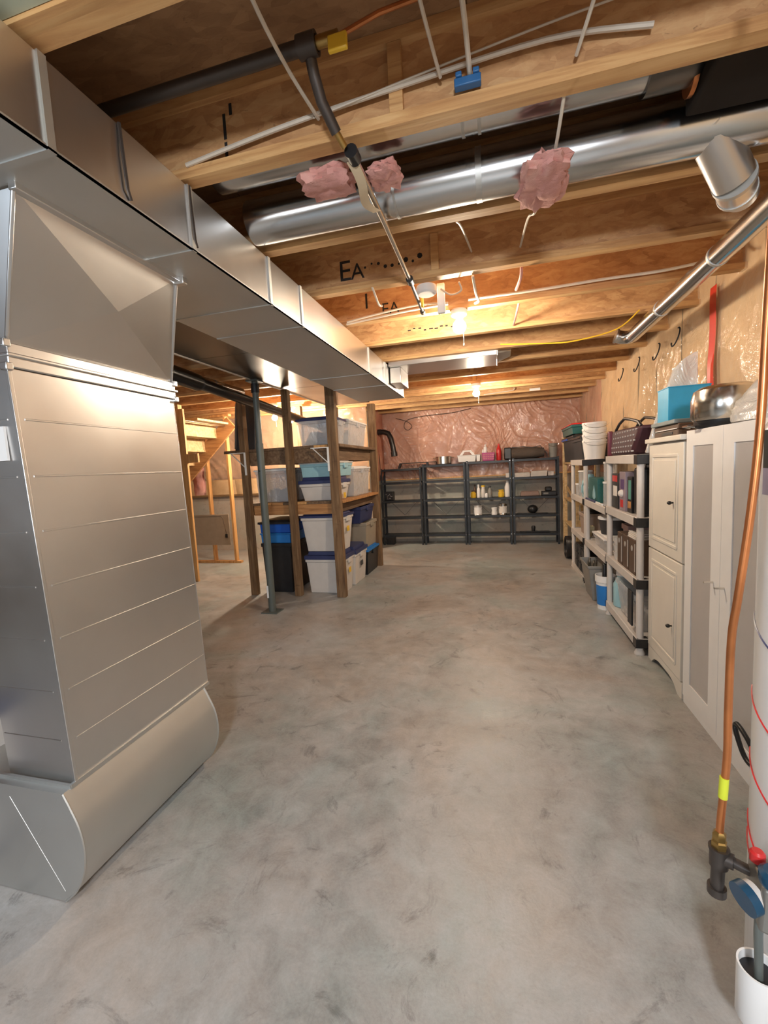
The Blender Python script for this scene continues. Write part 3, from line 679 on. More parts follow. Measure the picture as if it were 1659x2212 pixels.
# ================================================================== LEFT ROOM
dp = thing('drain_pipe', 'thick black plastic drain pipe sloping behind the steel column', 'pipe', (-2.95, 5.0, 2.5))
MB().tube([(-2.95, 2.4, 2.72), (-2.95, 7.6, 2.405)], .062, 24).build('pipe', M_ABS, dp)
MB().tube([(-2.95, 3.35, 2.663), (-2.95, 3.95, 2.627)], .085, 24).build('coupling', M_ABS, dp)
MB().tube([(-2.95, 3.95, 2.627), (-2.95, 4.0, 2.624)], .070, 24).build('coupling_rim', M_CHAR, dp)
sp = thing('silver_pipe', 'small galvanised pipe beside the black drain pipe', 'pipe', (-3.2, 4.6, 2.72))
MB().tube([(-3.22, 3.4, 2.76), (-3.22, 5.2, 2.743)], .05, 20).build('pipe', M_PIPE, sp)
MB().tube([(-3.22, 4.6, 2.748), (-3.22, 4.63, 2.748)], .054, 20).build('joint', M_GALVD, sp)

pw = thing('stud_wall', 'bare spruce stud partition under the stairs', 'wall framing', (-5.3, 7.29, 0))
MB().box(-7.6, -4.80, 7.24, 7.33, 0, .04).build('bottom_plate', M_STUD, pw, bevel=.002)
MB().box(-7.6, -4.80, 7.24, 7.33, 2.775, 2.815).build('top_plate', M_STUD, pw, bevel=.002)
for x in (-5.37, -4.905, -5.85, -6.3, -6.8):
    MB().box(x - .02, x + .02, 7.24, 7.33, .04, 2.775).build('stud', M_STUD, pw, bevel=.002)
ps = thing('stud_post', 'pair of nailed spruce studs at the near end of the stairs', 'post', (-4.77, 5.93, 0))
MB().box(-4.835, -4.795, 5.90, 5.99, 0, 2.815).build('stud', M_STUD, ps, bevel=.002)
MB().box(-4.793, -4.70, 5.88, 5.92, 0, 2.74).build('stud', M_STUD, ps, bevel=.002)
MB().box(-4.70, -4.50, 5.88, 5.92, 1.90, 2.04).build('nailing_block', M_STUD, ps, bevel=.003)
rod = MB().tube([(-4.76, 5.99, 2.575), (-4.80, 7.09, 2.575)], .014, 12)
solo(rod, 'closet_rod', M_STEEL, 'shiny metal rod spanning from the stud post to the stud wall', 'rod')
stt = thing('basement_stairs', 'open wooden stairs seen from below, with pale treads', 'stairs', (-5.6, 6.8, 0))
m = MB().prism([(-4.62, 2.80), (-4.80, 2.80), (-8.0, -.2 + .21), (-8.0, 0), (-7.86, 0), (-4.62, 2.98 - .12 - .02)], 7.10, 7.14) if False else MB()
sx, sz0 = -4.72, 2.62
for k in range(11):
    x = sx - k * .265; z = sz0 - k * .235
    MB().box(x - .28, x, 6.25, 7.10, z - .018, z + .018).build('tread', M_TAN, stt, bevel=.004)
    MB().box(x - .285, x - .27, 6.25, 7.10, z - .235 + .018, z - .018).build('riser', M_TAN, stt)
d = Vector((-.265, 0, -.235)).normalized()
p = Vector((sx + .05, 7.12, sz0 + .02)); q = p + d * 3.75
MB().bar(p, q, .04, .26).build('stringer', M_RAIL, stt, bevel=.003)
hb = thing('hardboard_panel', 'beige board with a rounded-corner line leaning on the stud wall', 'panel', (-5.33, 7.2, .35))
MB().box(-5.72, -4.96, 7.205, 7.222, .36, .95).build('board', M_PANEL, hb, bevel=.003)
MB().box(-5.06, -5.01, 7.195, 7.205, .50, .57).build('cable_box', M_BLACK, hb, bevel=.003)
MB().tube([(-5.70, 7.203, .915), (-5.12, 7.203, .915), (-5.09, 7.203, .88), (-5.03, 7.203, .57)], .003, 5).build('trim_line', M_CARD, hb)
def hang(u, v):
    x = -5.83 + .23 * u; z = 1.32 + .54 * v
    return (x, 7.42 - .06 * math.sin(u * PI) + wob(x, z, 1, 14, .03), z)
m = MB().grid(10, 20, hang)
m.grid(10, 20, lambda u, v: (lambda p: (p[0], p[1] + .05 + .06 * math.sin(u * PI), p[2]))(hang(u, v)))
m.build('hanging_insulation', M_ROSE, pw, fix=False, label='torn pink insulation')

# ================================================================== WOODEN STORAGE RACK
rk = thing('storage_rack', 'dark treated-wood storage rack loaded with plastic totes', 'rack', (-2.65, 6.2, 0))
for (x, y, h) in ((-3.31, 5.29, 2.81), (-2.645, 5.29, 2.735), (-2.025, 5.29, 2.735), (-2.015, 7.12, 2.735), (-2.66, 7.12, 2.735), (-3.32, 7.12, 2.81)):
    wd = .045 if x < -2.1 else .06
    MB().box(x - wd, x + wd, y - .045, y + .045, 0, h).build('post', M_POST, rk, bevel=.004)
MB().box(-3.30 + .035, -2.085, 5.336, 5.374, 1.78, 1.965).build('rail', M_BOARD, rk, bevel=.002)
MB().box(-3.26, -2.085, 5.336, 5.374, 1.10, 1.232).build('rail', M_RAIL, rk, bevel=.002, label='orange-brown front rail')
for z0, z1, mt in ((1.80, 1.965, M_BOARD), (1.10, 1.232, M_BOARD)):
    MB().box(-2.10, -2.064, 5.376, 7.07, z0, z1).build('side_rail', mt, rk, bevel=.002)
    MB().box(-3.34, -3.304, 5.376, 7.07, z0, z1).build('side_rail', mt, rk, bevel=.002)
MB().box(-3.30, -2.105, 7.03, 7.07, 1.80, 1.965).build('rail', M_BOARD, rk, bevel=.002)
nb = 7
xs = [-3.34 + i * (1.39 / 8) for i in range(9)]
tones = [M_RAIL, M_STUD, M_RAIL, M_BOARD, M_STUD, M_BOARD, M_STUD, M_RAIL]
for i in range(8):
    y0 = 5.335 if i not in () else 5.38
    MB().box(xs[i] + .003, xs[i + 1] - .003, 5.245 + .09 + .002, 7.07, 1.235, 1.268).build('shelf_board', tones[i] if i % 3 else M_BOARD, rk, bevel=.002)
for j in range(9):
    y = 5.335 + j * .193
    MB().box(-3.66 if j < 3 else -3.36, -1.955, y + .003, y + .190, 1.968, 2.005).build('top_board', M_BOARD, rk, bevel=.003)
for x in (-3.27, -2.075):   # white shelf brackets on the front of the posts
    x2 = x - .01; m = MB()
    m.box(x - .02, x + .005, 5.232, 5.243, 1.66, 1.965)
    m.bar((x - .006, 5.237, 1.76), (x - .21, 5.237, 1.955), .008, .02, (0, 1, 0)); m.box(x - .24, x + .005, 5.229, 5.246, 1.955, 1.966)
    m.build('shelf_bracket', M_WHITE, rk, label='white steel shelf bracket')
MB().box(-2.30, -2.11, 5.30, 5.335, 1.968, 2.0).build('edge_strip', M_STUD, rk)

def tote(name, label, x0, x1, y0, y1, z0, z1, body, lid=None, t=.03, lh=.05, group=None, cat='tote', handles=True, rim=.05, over=.012, stick=None, hollow=True):
    o = thing(name, label, cat, ((x0 + x1) / 2, (y0 + y1) / 2, z0), group)
    zt = z1 if lid is None else z1 - lh
    m = MB(); wt = .006
    def ring(z, s): return [(x0 + s, y0 + s, z), (x1 - s, y0 + s, z), (x1 - s, y1 - s, z), (x0 + s, y1 - s, z)]
    rings = [ring(z0, t + .012), ring(zt - rim - .001, .012), ring(zt - rim, 0), ring(zt, 0), ring(zt, wt + .004), ring(zt - rim, .012 + wt), ring(z0 + .01, t + .012 + wt)]
    vs = [p for r in rings for p in r]; fs = []
    for i in range(len(rings) - 1):
        for j in range(4): fs.append((i * 4 + j, i * 4 + (j + 1) % 4, (i + 1) * 4 + (j + 1) % 4, (i + 1) * 4 + j))
    fs.append((3, 2, 1, 0)); k = (len(rings) - 1) * 4; fs.append((k, k + 1, k + 2, k + 3))
    m.add(vs, fs); m.build('tub', body, o, bevel=.006)
    if lid is not None:
        l = MB().box(x0 - over, x1 + over, y0 - over, y1 + over, zt - .012, zt + lh * .45, 0, .003)
        l.box(x0 + .03, x1 - .03, y0 + .03, y1 - .03, zt + lh * .45, z1, 0, .012); l.build('lid', lid, o, bevel=.004)
    if handles:
        ym = (y0 + y1) / 2; hw = min(.07, (y1 - y0) * .22)
        MB().box(x1 - .004, x1 + .014, ym - hw, ym + hw, zt - rim - .03, zt - rim * .2).build('handle', body, o, bevel=.004)
    if stick:
        MB().box(x1 - .003, x1 + .0035, y0 + (y1 - y0) * .38, y0 + (y1 - y0) * .56, zt - .22, zt - .15).build('label_sticker', stick, o)
    return o
def lumps(x0, x1, y0, y1, z0, z1, seed, label, cat='clothes', mats=(None,)):
    m = MB(); random.seed(seed)
    def f(u, v):
        x = x0 + (x1 - x0) * u; y = y0 + (y1 - y0) * v; e = min(u, 1 - u, v, 1 - v) * 6
        return (x, y, z0 + (z1 - z0) * min(1, e) * (.75 + .35 * noise.noise(Vector((x * 9 + seed, y * 9, 0)))))
    m.grid(18, 18, f); m.add([(x0, y0, z0 - .001), (x1, y0, z0 - .001), (x1, y1, z0 - .001), (x0, y1, z0 - .001)], [(0, 3, 2, 1)])
    return solo(m, 'packed_items', M_MIX, label, cat)
# floor level
t = tote('black_tote', 'tall black tote on the floor at the left of the rack', -3.24, -2.78, 5.40, 6.05, 0, .70, M_BLACK, None, .02)
t = tote('blue_crate', 'blue crate stacked on the tall black tote, lower of two', -3.245, -2.775, 5.40, 6.0, .702, .842, M_LBLUE, None, .005, rim=.02)
t = tote('blue_crate', 'blue crate with black lid, upper of two on the black tote', -3.25, -2.77, 5.40, 6.0, .844, 1.02, M_BLUE, M_BLACK, .005, .04, rim=.02)
t = tote('white_tote', 'white tote with navy lid on the floor at the rack front', -2.58, -2.00, 5.40, 5.78, 0, .575, M_TOTE, M_NAVY, .03, .09, stick=M_YEL)
t = tote('white_tote', 'white tote with navy lid stacked on another, under the middle shelf', -2.60, -2.00, 5.385, 5.84, .577, 1.095, M_TOTE, M_NAVY, .045, .04, stick=M_YEL)
t = tote('white_tote', 'white tote with dark label on the floor, second from the rack front', -2.56, -1.99, 5.82, 6.38, 0, .56, M_TOTE, M_NAVY, .03, .09, stick=M_CHAR)
t = tote('black_tote', 'black tote with bright blue lid on the floor at the rack back', -2.58, -1.99, 6.42, 7.05, 0, .425, M_BLACK, M_LBLUE, .02, .04)
t = tote('beige_tote', 'beige tote on the blue-lidded tote at the rack back', -2.56, -2.00, 6.44, 7.05, .427, .83, M_BEIGE, None, .02)
t = tote('navy_tote', 'navy blue tote nested on top of the beige tote', -2.54, -2.03, 6.30, 7.03, .832, 1.09, M_NAVY, None, .03)
# middle shelf (z 1.268)
Z = 1.27
t = tote('clear_tub', 'clear tub with white rim on the middle shelf behind the column', -3.26, -2.74, 5.42, 6.0, Z, 1.735, M_CLEAR, M_WHITE, .012, .025, handles=False, cat='storage tub')
lumps(-3.20, -2.80, 5.47, 5.95, Z + .02, Z + .20, 3, 'stuff packed inside the clear tub behind the column')
t = tote('white_tote', 'low white tote with navy lid on the middle shelf', -2.60, -2.03, 5.42, 5.86, Z, 1.585, M_TOTE, M_NAVY, .035, .075, stick=M_YEL)
t = tote('blue_case', 'translucent ice-blue case on the low white tote', -2.58, -2.03, 5.43, 6.02, 1.587, 1.795, M_ICE, M_TOTE, .01, .02, cat='case')
t = tote('clear_tub', 'tall clear tub at the rear of the middle shelf', -2.55, -2.02, 6.05, 6.86, Z, 1.715, M_CLEAR, M_WHITE, .02, .03, cat='storage tub')
lumps(-2.48, -2.08, 6.12, 6.80, Z + .02, Z + .17, 5, 'pale things packed inside the tall clear tub')
t = tote('black_bin', 'black bin at the rear left of the middle shelf', -3.22, -2.66, 6.2, 6.95, Z, 1.72, M_BLACK, None, .02, cat='bin')
# top (z 2.005)
Z = 2.007
t = tote('clear_tub', 'clear tub with navy lid on the top shelf beside the bulb', -2.59, -2.04, 5.44, 5.86, Z, 2.385, M_CLEAR, M_NAVY, .03, .04, cat='storage tub')
lumps(-2.52, -2.09, 5.49, 5.81, Z + .02, Z + .22, 8, 'white and brown clothes inside the navy-lidded clear tub')
t = tote('clear_tub', 'clear tub with white lid at the right rear of the top shelf', -2.50, -2.04, 6.0, 6.86, Z, 2.40, M_CLEAR, M_WHITE, .03, .025, cat='storage tub')
lumps(-2.44, -2.10, 6.06, 6.80, Z + .02, Z + .26, 12, 'pale cloth inside the white-lidded clear tub')
dc = thing('folding_table_top', 'dark upright panel standing on the rack top at left', 'panel', (-3.42, 5.62, Z))
MB().hexa([(-3.60, 5.52, Z), (-3.28, 5.52, Z), (-3.28, 5.64, Z), (-3.60, 5.64, Z), (-3.57, 5.58, 2.70), (-3.27, 5.58, 2.70), (-3.27, 5.70, 2.70), (-3.57, 5.70, 2.70)]).build('panel', M_CHAR, dc, bevel=.01)
MB().bar((-3.585, 5.512, Z + .03), (-3.558, 5.572, 2.67), .02, .02).build('edge_frame', M_GREY, dc, bevel=.003)
jr = MB().lathe((-2.36, 7.0, Z), [(.06, 0), (.065, .02), (.065, .18), (.04, .21), (.04, .26)], 20)
solo(jr, 'paint_tin', M_BRASS, 'small brown jar at the rear of the rack top', 'jar')

# ================================================================== BLACK STEEL SHELVING AT THE BACK
ZS = [.225, .60, .96, 1.35, 1.70]
def steel_shelf(x0, x1, label, top):
    y0, y1 = 9.05, 9.33
    t = thing('steel_shelving', label, 'shelving', ((x0 + x1) / 2, 9.19, 0), 'black steel shelving units')
    for (x, y) in ((x0, y0), (x1 - .03, y0), (x0, y1 - .03), (x1 - .03, y1 - .03)):
        m = MB(); s = 1 if x == x0 else -1; xx = x if s > 0 else x + .03
        m.box(min(xx, xx + s * .038), max(xx, xx + s * .045), y if y == y0 else y + .027, (y if y == y0 else y + .027) + .003, 0, top)
        m.box(min(xx, xx + s * .003), max(xx, xx + s * .003), y, y + .03, 0, top)
        m.build('post', M_SHELF, t)
    for z in ZS[:-1] + [top - .02]:
        m = MB().box(x0 + .005, x1 - .005, y0 + .005, y1 - .005, z - .003, z)
        m.box(x0 + .005, x1 - .005, y0 + .004, y0 + .007, z - .045, z); m.box(x0 + .005, x1 - .005, y1 - .007, y1 - .004, z - .035, z)
        m.build('shelf', M_SHELF, t)
        m = MB()
        for x in (x0 + .018, x1 - .018):
            m.cyl((x, y0 + .001, z - .012), (x, y0 - .004, z - .012), .006, 8)
        m.build('bolts', M_STEEL, t, kind='stuff')
    # rear cross braces between third and second shelf
    xm = (x0 + x1) / 2
    m = MB(); m.bar((x0 + .14, y1 + .004, .925), (xm, y1 + .004, .615), .004, .018, (0, 1, 0)); m.bar((x1 - .14, y1 + .004, .925), (xm, y1 + .004, .615), .004, .018, (0, 1, 0))
    m.build('cross_brace', M_SHELF, t)
    return t
steel_shelf(-2.44, -1.555, 'black steel shelving unit at the left end, mostly empty', 1.655)
steel_shelf(-1.53, -.645, 'black steel shelving unit holding the steel pot, second from left', 1.70)
steel_shelf(-.625, .255, 'black steel shelving unit with bottles and paint cans', 1.72)
steel_shelf(.275, 1.15, 'black steel shelving unit at the right end with the brown bag on top', 1.725)
def S(i, u=2):
    return (1.682, 1.682, 1.702, 1.707)[u] if i == 4 else ZS[i] + .002
tp = 1.682
pt = thing('stock_pot', 'stainless steel pot on the black shelving', 'pot', (-1.09, 9.2, tp))
MB().lathe((-1.09, 9.19, tp), [(.155, 0), (.168, .01), (.170, .15), (.178, .155), (.178, .16), (.164, .157), (.162, .015)], 32, capt=True).build('pot_body', M_STEEL, pt)
for s in (-1, 1): MB().tube([(-1.09 + s * .165, 9.15, tp + .13), (-1.09 + s * .21, 9.16, tp + .135), (-1.09 + s * .21, 9.22, tp + .135), (-1.09 + s * .165, 9.23, tp + .13)], .008, 8).build('handle', M_STEEL, pt)
lt = thing('black_rod', 'long flat black bar lying along the left shelving top', 'bar', (-1.8, 9.2, tp))
MB().box(-2.02, -1.27, 9.13, 9.26, 1.735, 1.752).build('bar', M_BLACK, lt, bevel=.003)
MB().prism([(-2.07, 1.64), (-2.03, 1.64), (-1.98, 1.752), (-2.02, 1.752)], 9.14, 9.25).build('angled_foot', M_BLACK, lt)
MB().box(-1.45, -1.41, 9.14, 9.25, tp, 1.735).build('foot', M_BLACK, lt)
cd = thing('carry_caddy', 'white plastic carry caddy with arched handle', 'caddy', (-.56, 9.19, 1.704))
Zc = 1.704
m = MB().box(-.79, -.42, 9.08, 9.30, Zc, Zc + .125, .015); m.box(-.80, -.41, 9.07, 9.31, Zc + .125, Zc + .138); m.box(-.415, -.335, 9.08, 9.30, Zc, Zc + .125, .01); m.box(-.42, -.325, 9.07, 9.31, Zc + .125, Zc + .138)
m.build('tray', M_WHITE, cd, bevel=.006)
m = MB(); m.prism([(-.76, Zc + .138), (-.70, Zc + .138), (-.655, Zc + .19), (-.655, Zc + .225), (-.70, Zc + .215)], 9.17, 9.20)
m.prism([(-.44, Zc + .138), (-.50, Zc + .138), (-.545, Zc + .19), (-.545, Zc + .225), (-.50, Zc + .215)], 9.17, 9.20)
m.box(-.69, -.51, 9.165, 9.205, Zc + .205, Zc + .238); m.build('handle', M_WHITE, cd, bevel=.005)
pb = thing('pink_basket', 'pink-purple slotted basket beside the white caddy', 'basket', (-.17, 9.19, 1.704))
MB().box(-.305, -.05, 9.09, 9.29, Zc, Zc + .165, .02).build('basket_body', M_PURPLE, pb, bevel=.006)
for i in range(5):
    for j in range(3): MB().box(-.275 + i * .043, -.243 + i * .043, 9.086 + .014 - j * .005, 9.106 - j * .005, Zc + .035 + j * .04, Zc + .052 + j * .04).build('slot', M_ROSE, pb)

def bottle(x, y, z, r, h, mat, cap, label, neck=.35, name='bottle', n=20, sy=1.0, hh=.78):
    t = thing(name, label, 'bottle', (x, y, z))
    MB().lathe((x, y, z), [(r * .92, 0), (r, .008), (r, h * .62), (r * .8, h * .70), (r * neck, h * hh), (r * neck, h * .86)], n, 1, sy).build('bottle_body', mat, t)
    MB().lathe((x, y, z), [(r * neck * 1.15, h * .86), (r * neck * 1.15, h * .985), (r * neck * .8, h)], n, 1, sy).build('cap', cap, t)
    return t
bottle(-.235, 9.22, 1.868 + .002, .035, .17, M_WHITE, M_WHITE, 'white spray bottle sticking up from the pink basket', .4)
bottle(-.285, 9.22, 1.868 + .002, .02, .07, M_WHITE, M_WHITE, 'tiny white bottle in the pink basket', .5)
bottle(.028, 9.19, 1.704, .05, .33, M_RED, M_RED, 'tall red bottle standing right of the pink basket', .35, hh=.9)
bg = thing('rolled_bag', 'rolled taupe fabric bag with black end on the right shelving top', 'bag', (.5, 9.19, 1.709))
def rolled(u, v):
    a = 2 * PI * v; x = .27 + .62 * u; r = .115 * (1 - .28 * max(0, u - .72) / .28) * (1 + .1 * noise.noise(Vector((x * 6, math.cos(a) * 2, math.sin(a) * 2))))
    z = 1.709 + .112 + r * .97 * math.sin(a); return (x, 9.19 + r * 1.1 * math.cos(a), max(1.711, z))
m = MB().grid(20, 22, rolled); m.build('fabric_roll', M_CLOTH, bg)
m = MB().box(.13, .275, 9.085, 9.295, 1.711, 1.945); m.build('black_end', M_BLACK, bg, bevel=.02)
MB().tube([(.28, 9.17, 1.94), (.5, 9.16, 1.948), (.66, 9.15, 1.925), (.82, 9.15, 1.945), (.93, 9.15, 1.80), (.95, 9.15, 1.72)], .008, 6).build('zip', M_BLACK, bg)
m = MB().lathe((1.06, 9.19, 1.709), [(.07, 0), (.085, .25), (.092, .27), (.086, .27), (.068, .02)], 24)
bk = thing('grey_bucket', 'small grey bucket at the right end of the black shelving', 'bucket', (1.06, 9.19, 1.709)); m.build('pail', M_GREY, bk)
MB().tube([(1.06 + .09 * math.cos(a), 9.10, 1.965 - .05 * math.sin(a)) for a in [k * PI / 10 for k in range(11)]], .003, 5).build('bail', M_STEEL, bk)
# paper stacks on the fourth level
for k, (xa, xb, n_, lb) in enumerate(((.32, .61, 4, 'left'), (.63, .93, 5, 'right'))):
    for i in range(n_):
        j = random.uniform(-.008, .008); h = .021
        m = MB().box(xa + j, xb + j, 9.07, 9.28, S(3) + i * h, S(3) + i * h + h - .002)
        solo(m, 'magazine', M_PAPER, '%s in the %s stack of white papers' % (['bottom sheet pile', 'second sheet pile from the bottom', 'third sheet pile from the bottom', 'fourth sheet pile from the bottom', 'top sheet pile'][i], lb), 'papers', 'white papers on the shelving', bevel=.002)
m = MB().box(.15, .22, 9.07, 9.2, S(3), S(3) + .09); solo(m, 'small_box', M_PAPER, 'small white carton at the right end of the bottle unit', 'box', bevel=.003)
m = MB().box(.95, 1.06, 9.09, 9.25, S(3), S(3) + .09); solo(m, 'small_box', M_MIX, 'small wrapped carton right of the paper stacks', 'box', bevel=.01)
# level 3 items
z = S(2)
bottle(-.50, 9.17, z, .055, .15, M_YEL, M_CARD, 'squat yellow tub on the bottle shelf, leftmost', .6, 'yellow_tub')
bottle(-.395, 9.17, z, .036, .27, M_WHITE, M_WHITE, 'slim white bottle right of the yellow tub', .45)
bottle(-.30, 9.17, z, .042, .25, M_TOTE, M_YEL, 'white bottle with a yellow cap', .8, hh=.7)
bottle(-.235, 9.15, z, .028, .11, M_WHITE, M_CHAR, 'small white jar between the bottles', .6, 'jar')
bottle(-.165, 9.17, z, .042, .23, M_GREY, M_CHAR, 'grey bottle on the bottle shelf', .5)
bottle(.057, 9.17, z, .06, .15, M_YEL, M_YEL, 'yellow and white tub beside the tall white jug', .8, 'yellow_tub')
bottle(.18, 9.17, z, .056, .325, M_WHITE, M_WHITE, 'tall white jug at the right of the bottle shelf', .45, hh=.9)
bottle(-.47, 9.27, z, .03, .27, M_CARD, M_CARD, 'brown bottle behind the yellow tub', .5)
def can(x, z, r, h, mat, label, wrap=None):
    t = thing('paint_can', label, 'paint can', (x, 9.17, z))
    MB().lathe((x, 9.17, z), [(r, 0), (r * 1.03, .004), (r, .01), (r, h - .01), (r * 1.04, h - .006), (r * 1.04, h), (r * .9, h), (r * .88, h - .008)], 28).build('can_body', mat, t)
    MB().tube([(x + r * 1.03 * math.cos(a), 9.17 - r * .6, z + h * .8 - .07 * math.sin(a)) for a in [k * PI / 12 for k in range(13)]], .003, 5).build('wire_handle', M_IRON, t)
    if wrap: MB().lathe((x, 9.17, z), [(r * 1.012, h * .15), (r * 1.012, h * .8)], 28, capb=False, capt=False).build('paper_label', wrap, t)
z = S(1)
can(-.42, z, .088, .20, M_SILVER, 'largest white-labelled paint can, left of three', M_WHITE)
can(-.09, z, .055, .145, M_WHITE, 'small white paint tub in the middle', None)
can(.085, z, .085, .215, M_STEEL, 'silver paint can at the right of the paint shelf', M_PAPER)
# right unit bits
z = S(2)
t = thing('tool_case', 'black power tool case lying on the right unit', 'tool', (.97, 9.19, z))
MB().box(.83, 1.10, 9.10, 9.28, z, z + .085).build('case', M_BLACK, t, bevel=.01); MB().box(.90, 1.02, 9.12, 9.26, z + .085, z + .17).build('grip', M_BLACK, t, bevel=.02)
MB().box(.86, .95, 9.09, 9.10, z + .03, z + .06).build('badge', M_GREY, t)
m = MB().box(.42, .80, 9.10, 9.27, z, z + .10, 0, .02); solo(m, 'cloth_bundle', plain('mauve_cloth', (.30, .21, .18), .9, bumpy=.4), 'folded mauve cloth on the right unit', 'cloth', bevel=.025)
z = S(1)
t = thing('black_helmet', 'rounded black case on the paint-level shelf of the right unit', 'case', (.66, 9.19, z))
MB().sphere((.66, 9.19, z + .095), .10, 20, 12, .85).build('shell', M_BLACK, t); MB().box(.36, .95, 9.11, 9.24, z, z + .015).build('tray', M_BLACK, t, bevel=.003)
z = S(0)
t = thing('black_clamp', 'black mount with upright knob on the lowest shelf of the right unit', 'tool', (.67, 9.19, z))
MB().box(.40, .98, 9.12, 9.25, z, z + .018).build('base', M_BLACK, t, bevel=.003); MB().lathe((.668, 9.19, z + .018), [(.03, 0), (.034, .03), (.04, .08), (.03, .11)], 16).build('knob', M_BLACK, t)
z = S(2)
t = thing('black_jar', 'black patterned container on the left unit', 'container', (-2.28, 9.19, z))
MB().box(-2.37, -2.19, 9.10, 9.27, z, z + .19).build('box_body', M_BLACK, t, bevel=.01)
m = MB()
random.seed(3)
for i in range(14):
    x = -2.35 + random.random() * .13; zz = z + .03 + random.random() * .12
    m.box(x, x + .012, 9.096, 9.0995, zz, zz + .010)
m.build('silver_print', M_SILVER, t)
t = thing('black_crate', 'black crate on the floor under the left shelving unit', 'crate', (-2.3, 9.17, 0))
MB().box(-2.395, -2.205, 9.09, 9.28, 0, .185, .01).build('crate_body', M_BLACK, t, bevel=.006)
MB().box(-2.40, -2.20, 9.085, 9.285, .15, .165).build('rim', M_CHAR, t)
# black vent elbow on the back-left wall
be = thing('vent_elbow', 'black plastic vent pipe with elbow in the back-left corner', 'pipe', (-2.2, 9.15, 2.1))
MB().tube([(-2.41, 8.95, 2.42), (-2.28, 8.95, 2.415), (-2.19, 8.95, 2.38), (-2.14, 8.95, 2.28), (-2.10, 8.95, 2.08), (-2.08, 8.95, 1.93)], .055, 20).build('pipe', M_ABS, be)
MB().tube([(-2.088, 8.95, 1.99), (-2.078, 8.95, 1.90)], .068, 20).build('coupling', M_ABS, be)
MB().tube([(-2.41, 8.95, 2.42), (-2.33, 8.95, 2.418)], .062, 20).build('collar', M_ABS, be)

# ================================================================== TAN WOOD CORNER SHELF
ws = thing('pine_shelf', 'narrow raw pine shelf unit in the back-right corner', 'shelving', (1.36, 7.9, 0))
for (x, y) in ((1.17, 8.52), (1.17, 7.32), (1.44, 8.52), (1.44, 7.32)):
    MB().box(x, x + .045, y, y + .035, 0, 1.60).build('post', M_TAN, ws, bevel=.002)
for z in (.03, .50, .93, 1.57):
    for a in (1.17, 1.33): MB().box(a, a + .155, 7.322, 8.56, z, z + .03).build('shelf_board', M_TAN, ws, bevel=.002)
MB().box(1.15, 1.18, 8.562, 8.587, 0, 2.05).build('tall_post', M_TAN, ws, bevel=.002)
MB().bar((1.20, 8.45, 1.15), (1.20, 7.7, .99), .02, .05).build('loose_lath', M_TAN, ws)
t = thing('black_coil', 'black coiled hose on the floor by the corner shelf', 'hose', (1.14, 7.55, 0))
m = MB()
for k in range(4):
    m.tube([(1.12 - .02 * k + .02, 7.75 + .16 * math.cos(a), .19 + .17 * math.sin(a)) for a in [i * 2 * PI / 20 for i in range(21)]], .018, 8, caps=False)
m.build('hose_loops', M_BLACK, t); MB().box(1.11, 1.16, 7.70, 7.80, 0, .03).build('foot', M_BLACK, t); MB().tube([(1.10, 7.75, .19), (1.15, 7.75, .19)], .035, 14).build('hub', M_CHAR, t)
t = tote('black_tote', 'big black tote with blue rim on the corner shelf top', 1.15, 1.46, 7.38, 8.54, 1.603, 2.04, M_CHAR, M_BLACK, .02, .04)
MB().box(1.13, 1.15, 8.0, 8.56, 1.965, 1.99).build('blue_rim', M_BLUE, t)
t = tote('teal_tote', 'dark teal tote with red rim stacked on the big black tote', 1.13, 1.47, 7.42, 8.50, 2.042, 2.21, M_TEAL, M_RED, .01, .014)
m = MB().lathe((1.24, 7.355, 1.603), [(.022, 0), (.022, .09)], 16); solo(m, 'white_candle', M_WHITE, 'tiny white cylinder in front of the big black tote', 'candle')

# ================================================================== WHITE PLASTIC SHELVING
def pshelf(name, label, y0, y1, levels, blacky=None, near=True, x0=1.075, x1=1.49, foot=True, rail=.07):
    t = thing(name, label, 'shelving', ((x0 + x1) / 2, (y0 + y1) / 2, 0), 'grey-white plastic shelving units')
    r = .034; top = levels[-1]
    for (x, y) in (((x0 + r, y0 + r), (x1 - r, y0 + r)) if near else ()) + ((x0 + r, y1 - r), (x1 - r, y1 - r)):
        MB().cyl((x, y, .03), (x, y, top - .005), r * .82, 20).build('post', M_WPLAS, t)
        MB().lathe((x, y, 0), [(.040, 0), (.042, .01), (.028, .04)], 16).build('foot', M_WPLAS, t)
    for z in levels:
        m = MB().box(x0 + .015, x1 - .015, y0 + .015, y1 - .015, z - .018, z)
        m.box(x0, x0 + .022, y0, y1, z - rail, z + .006); m.box(x1 - .022, x1, y0, y1, z - rail, z + .006)
        m.box(x0, x1, y0, y0 + .022, z - rail, z + .006); m.box(x0, x1, y1 - .022, y1, z - rail, z + .006)
        m.build('shelf', M_WPLAS, t, bevel=.004)
        if blacky:
            for xx in (x0 - .004, x1 - .096):
                MB().box(xx, xx + .10, y0 - .004, y0 + .085, z - rail - .004, z + .004).build('corner_collar', M_BLACK, t, bevel=.004, label='black corner collar')
            MB().box(x0 + .09, x1 - .09, y0 - .003, y0 + .02, z - rail, z + .004).build('end_rail', M_BLACK, t)
    return t
LA = [.135, .635, 1.145, 1.655]
pshelf('plastic_shelving', 'nearest grey-white plastic shelving unit, beside the cream cabinet', 3.885, 4.955, LA, True)
pshelf('plastic_shelving', 'low middle plastic shelving unit with clear tubs, behind the grey bin', 4.965, 6.12, [.60, 1.12], None, False)
pshelf('plastic_shelving', 'farthest plastic shelving unit, with black drawer units at its foot', 6.15, 7.20, [.06, .60, 1.12, 1.63], True)

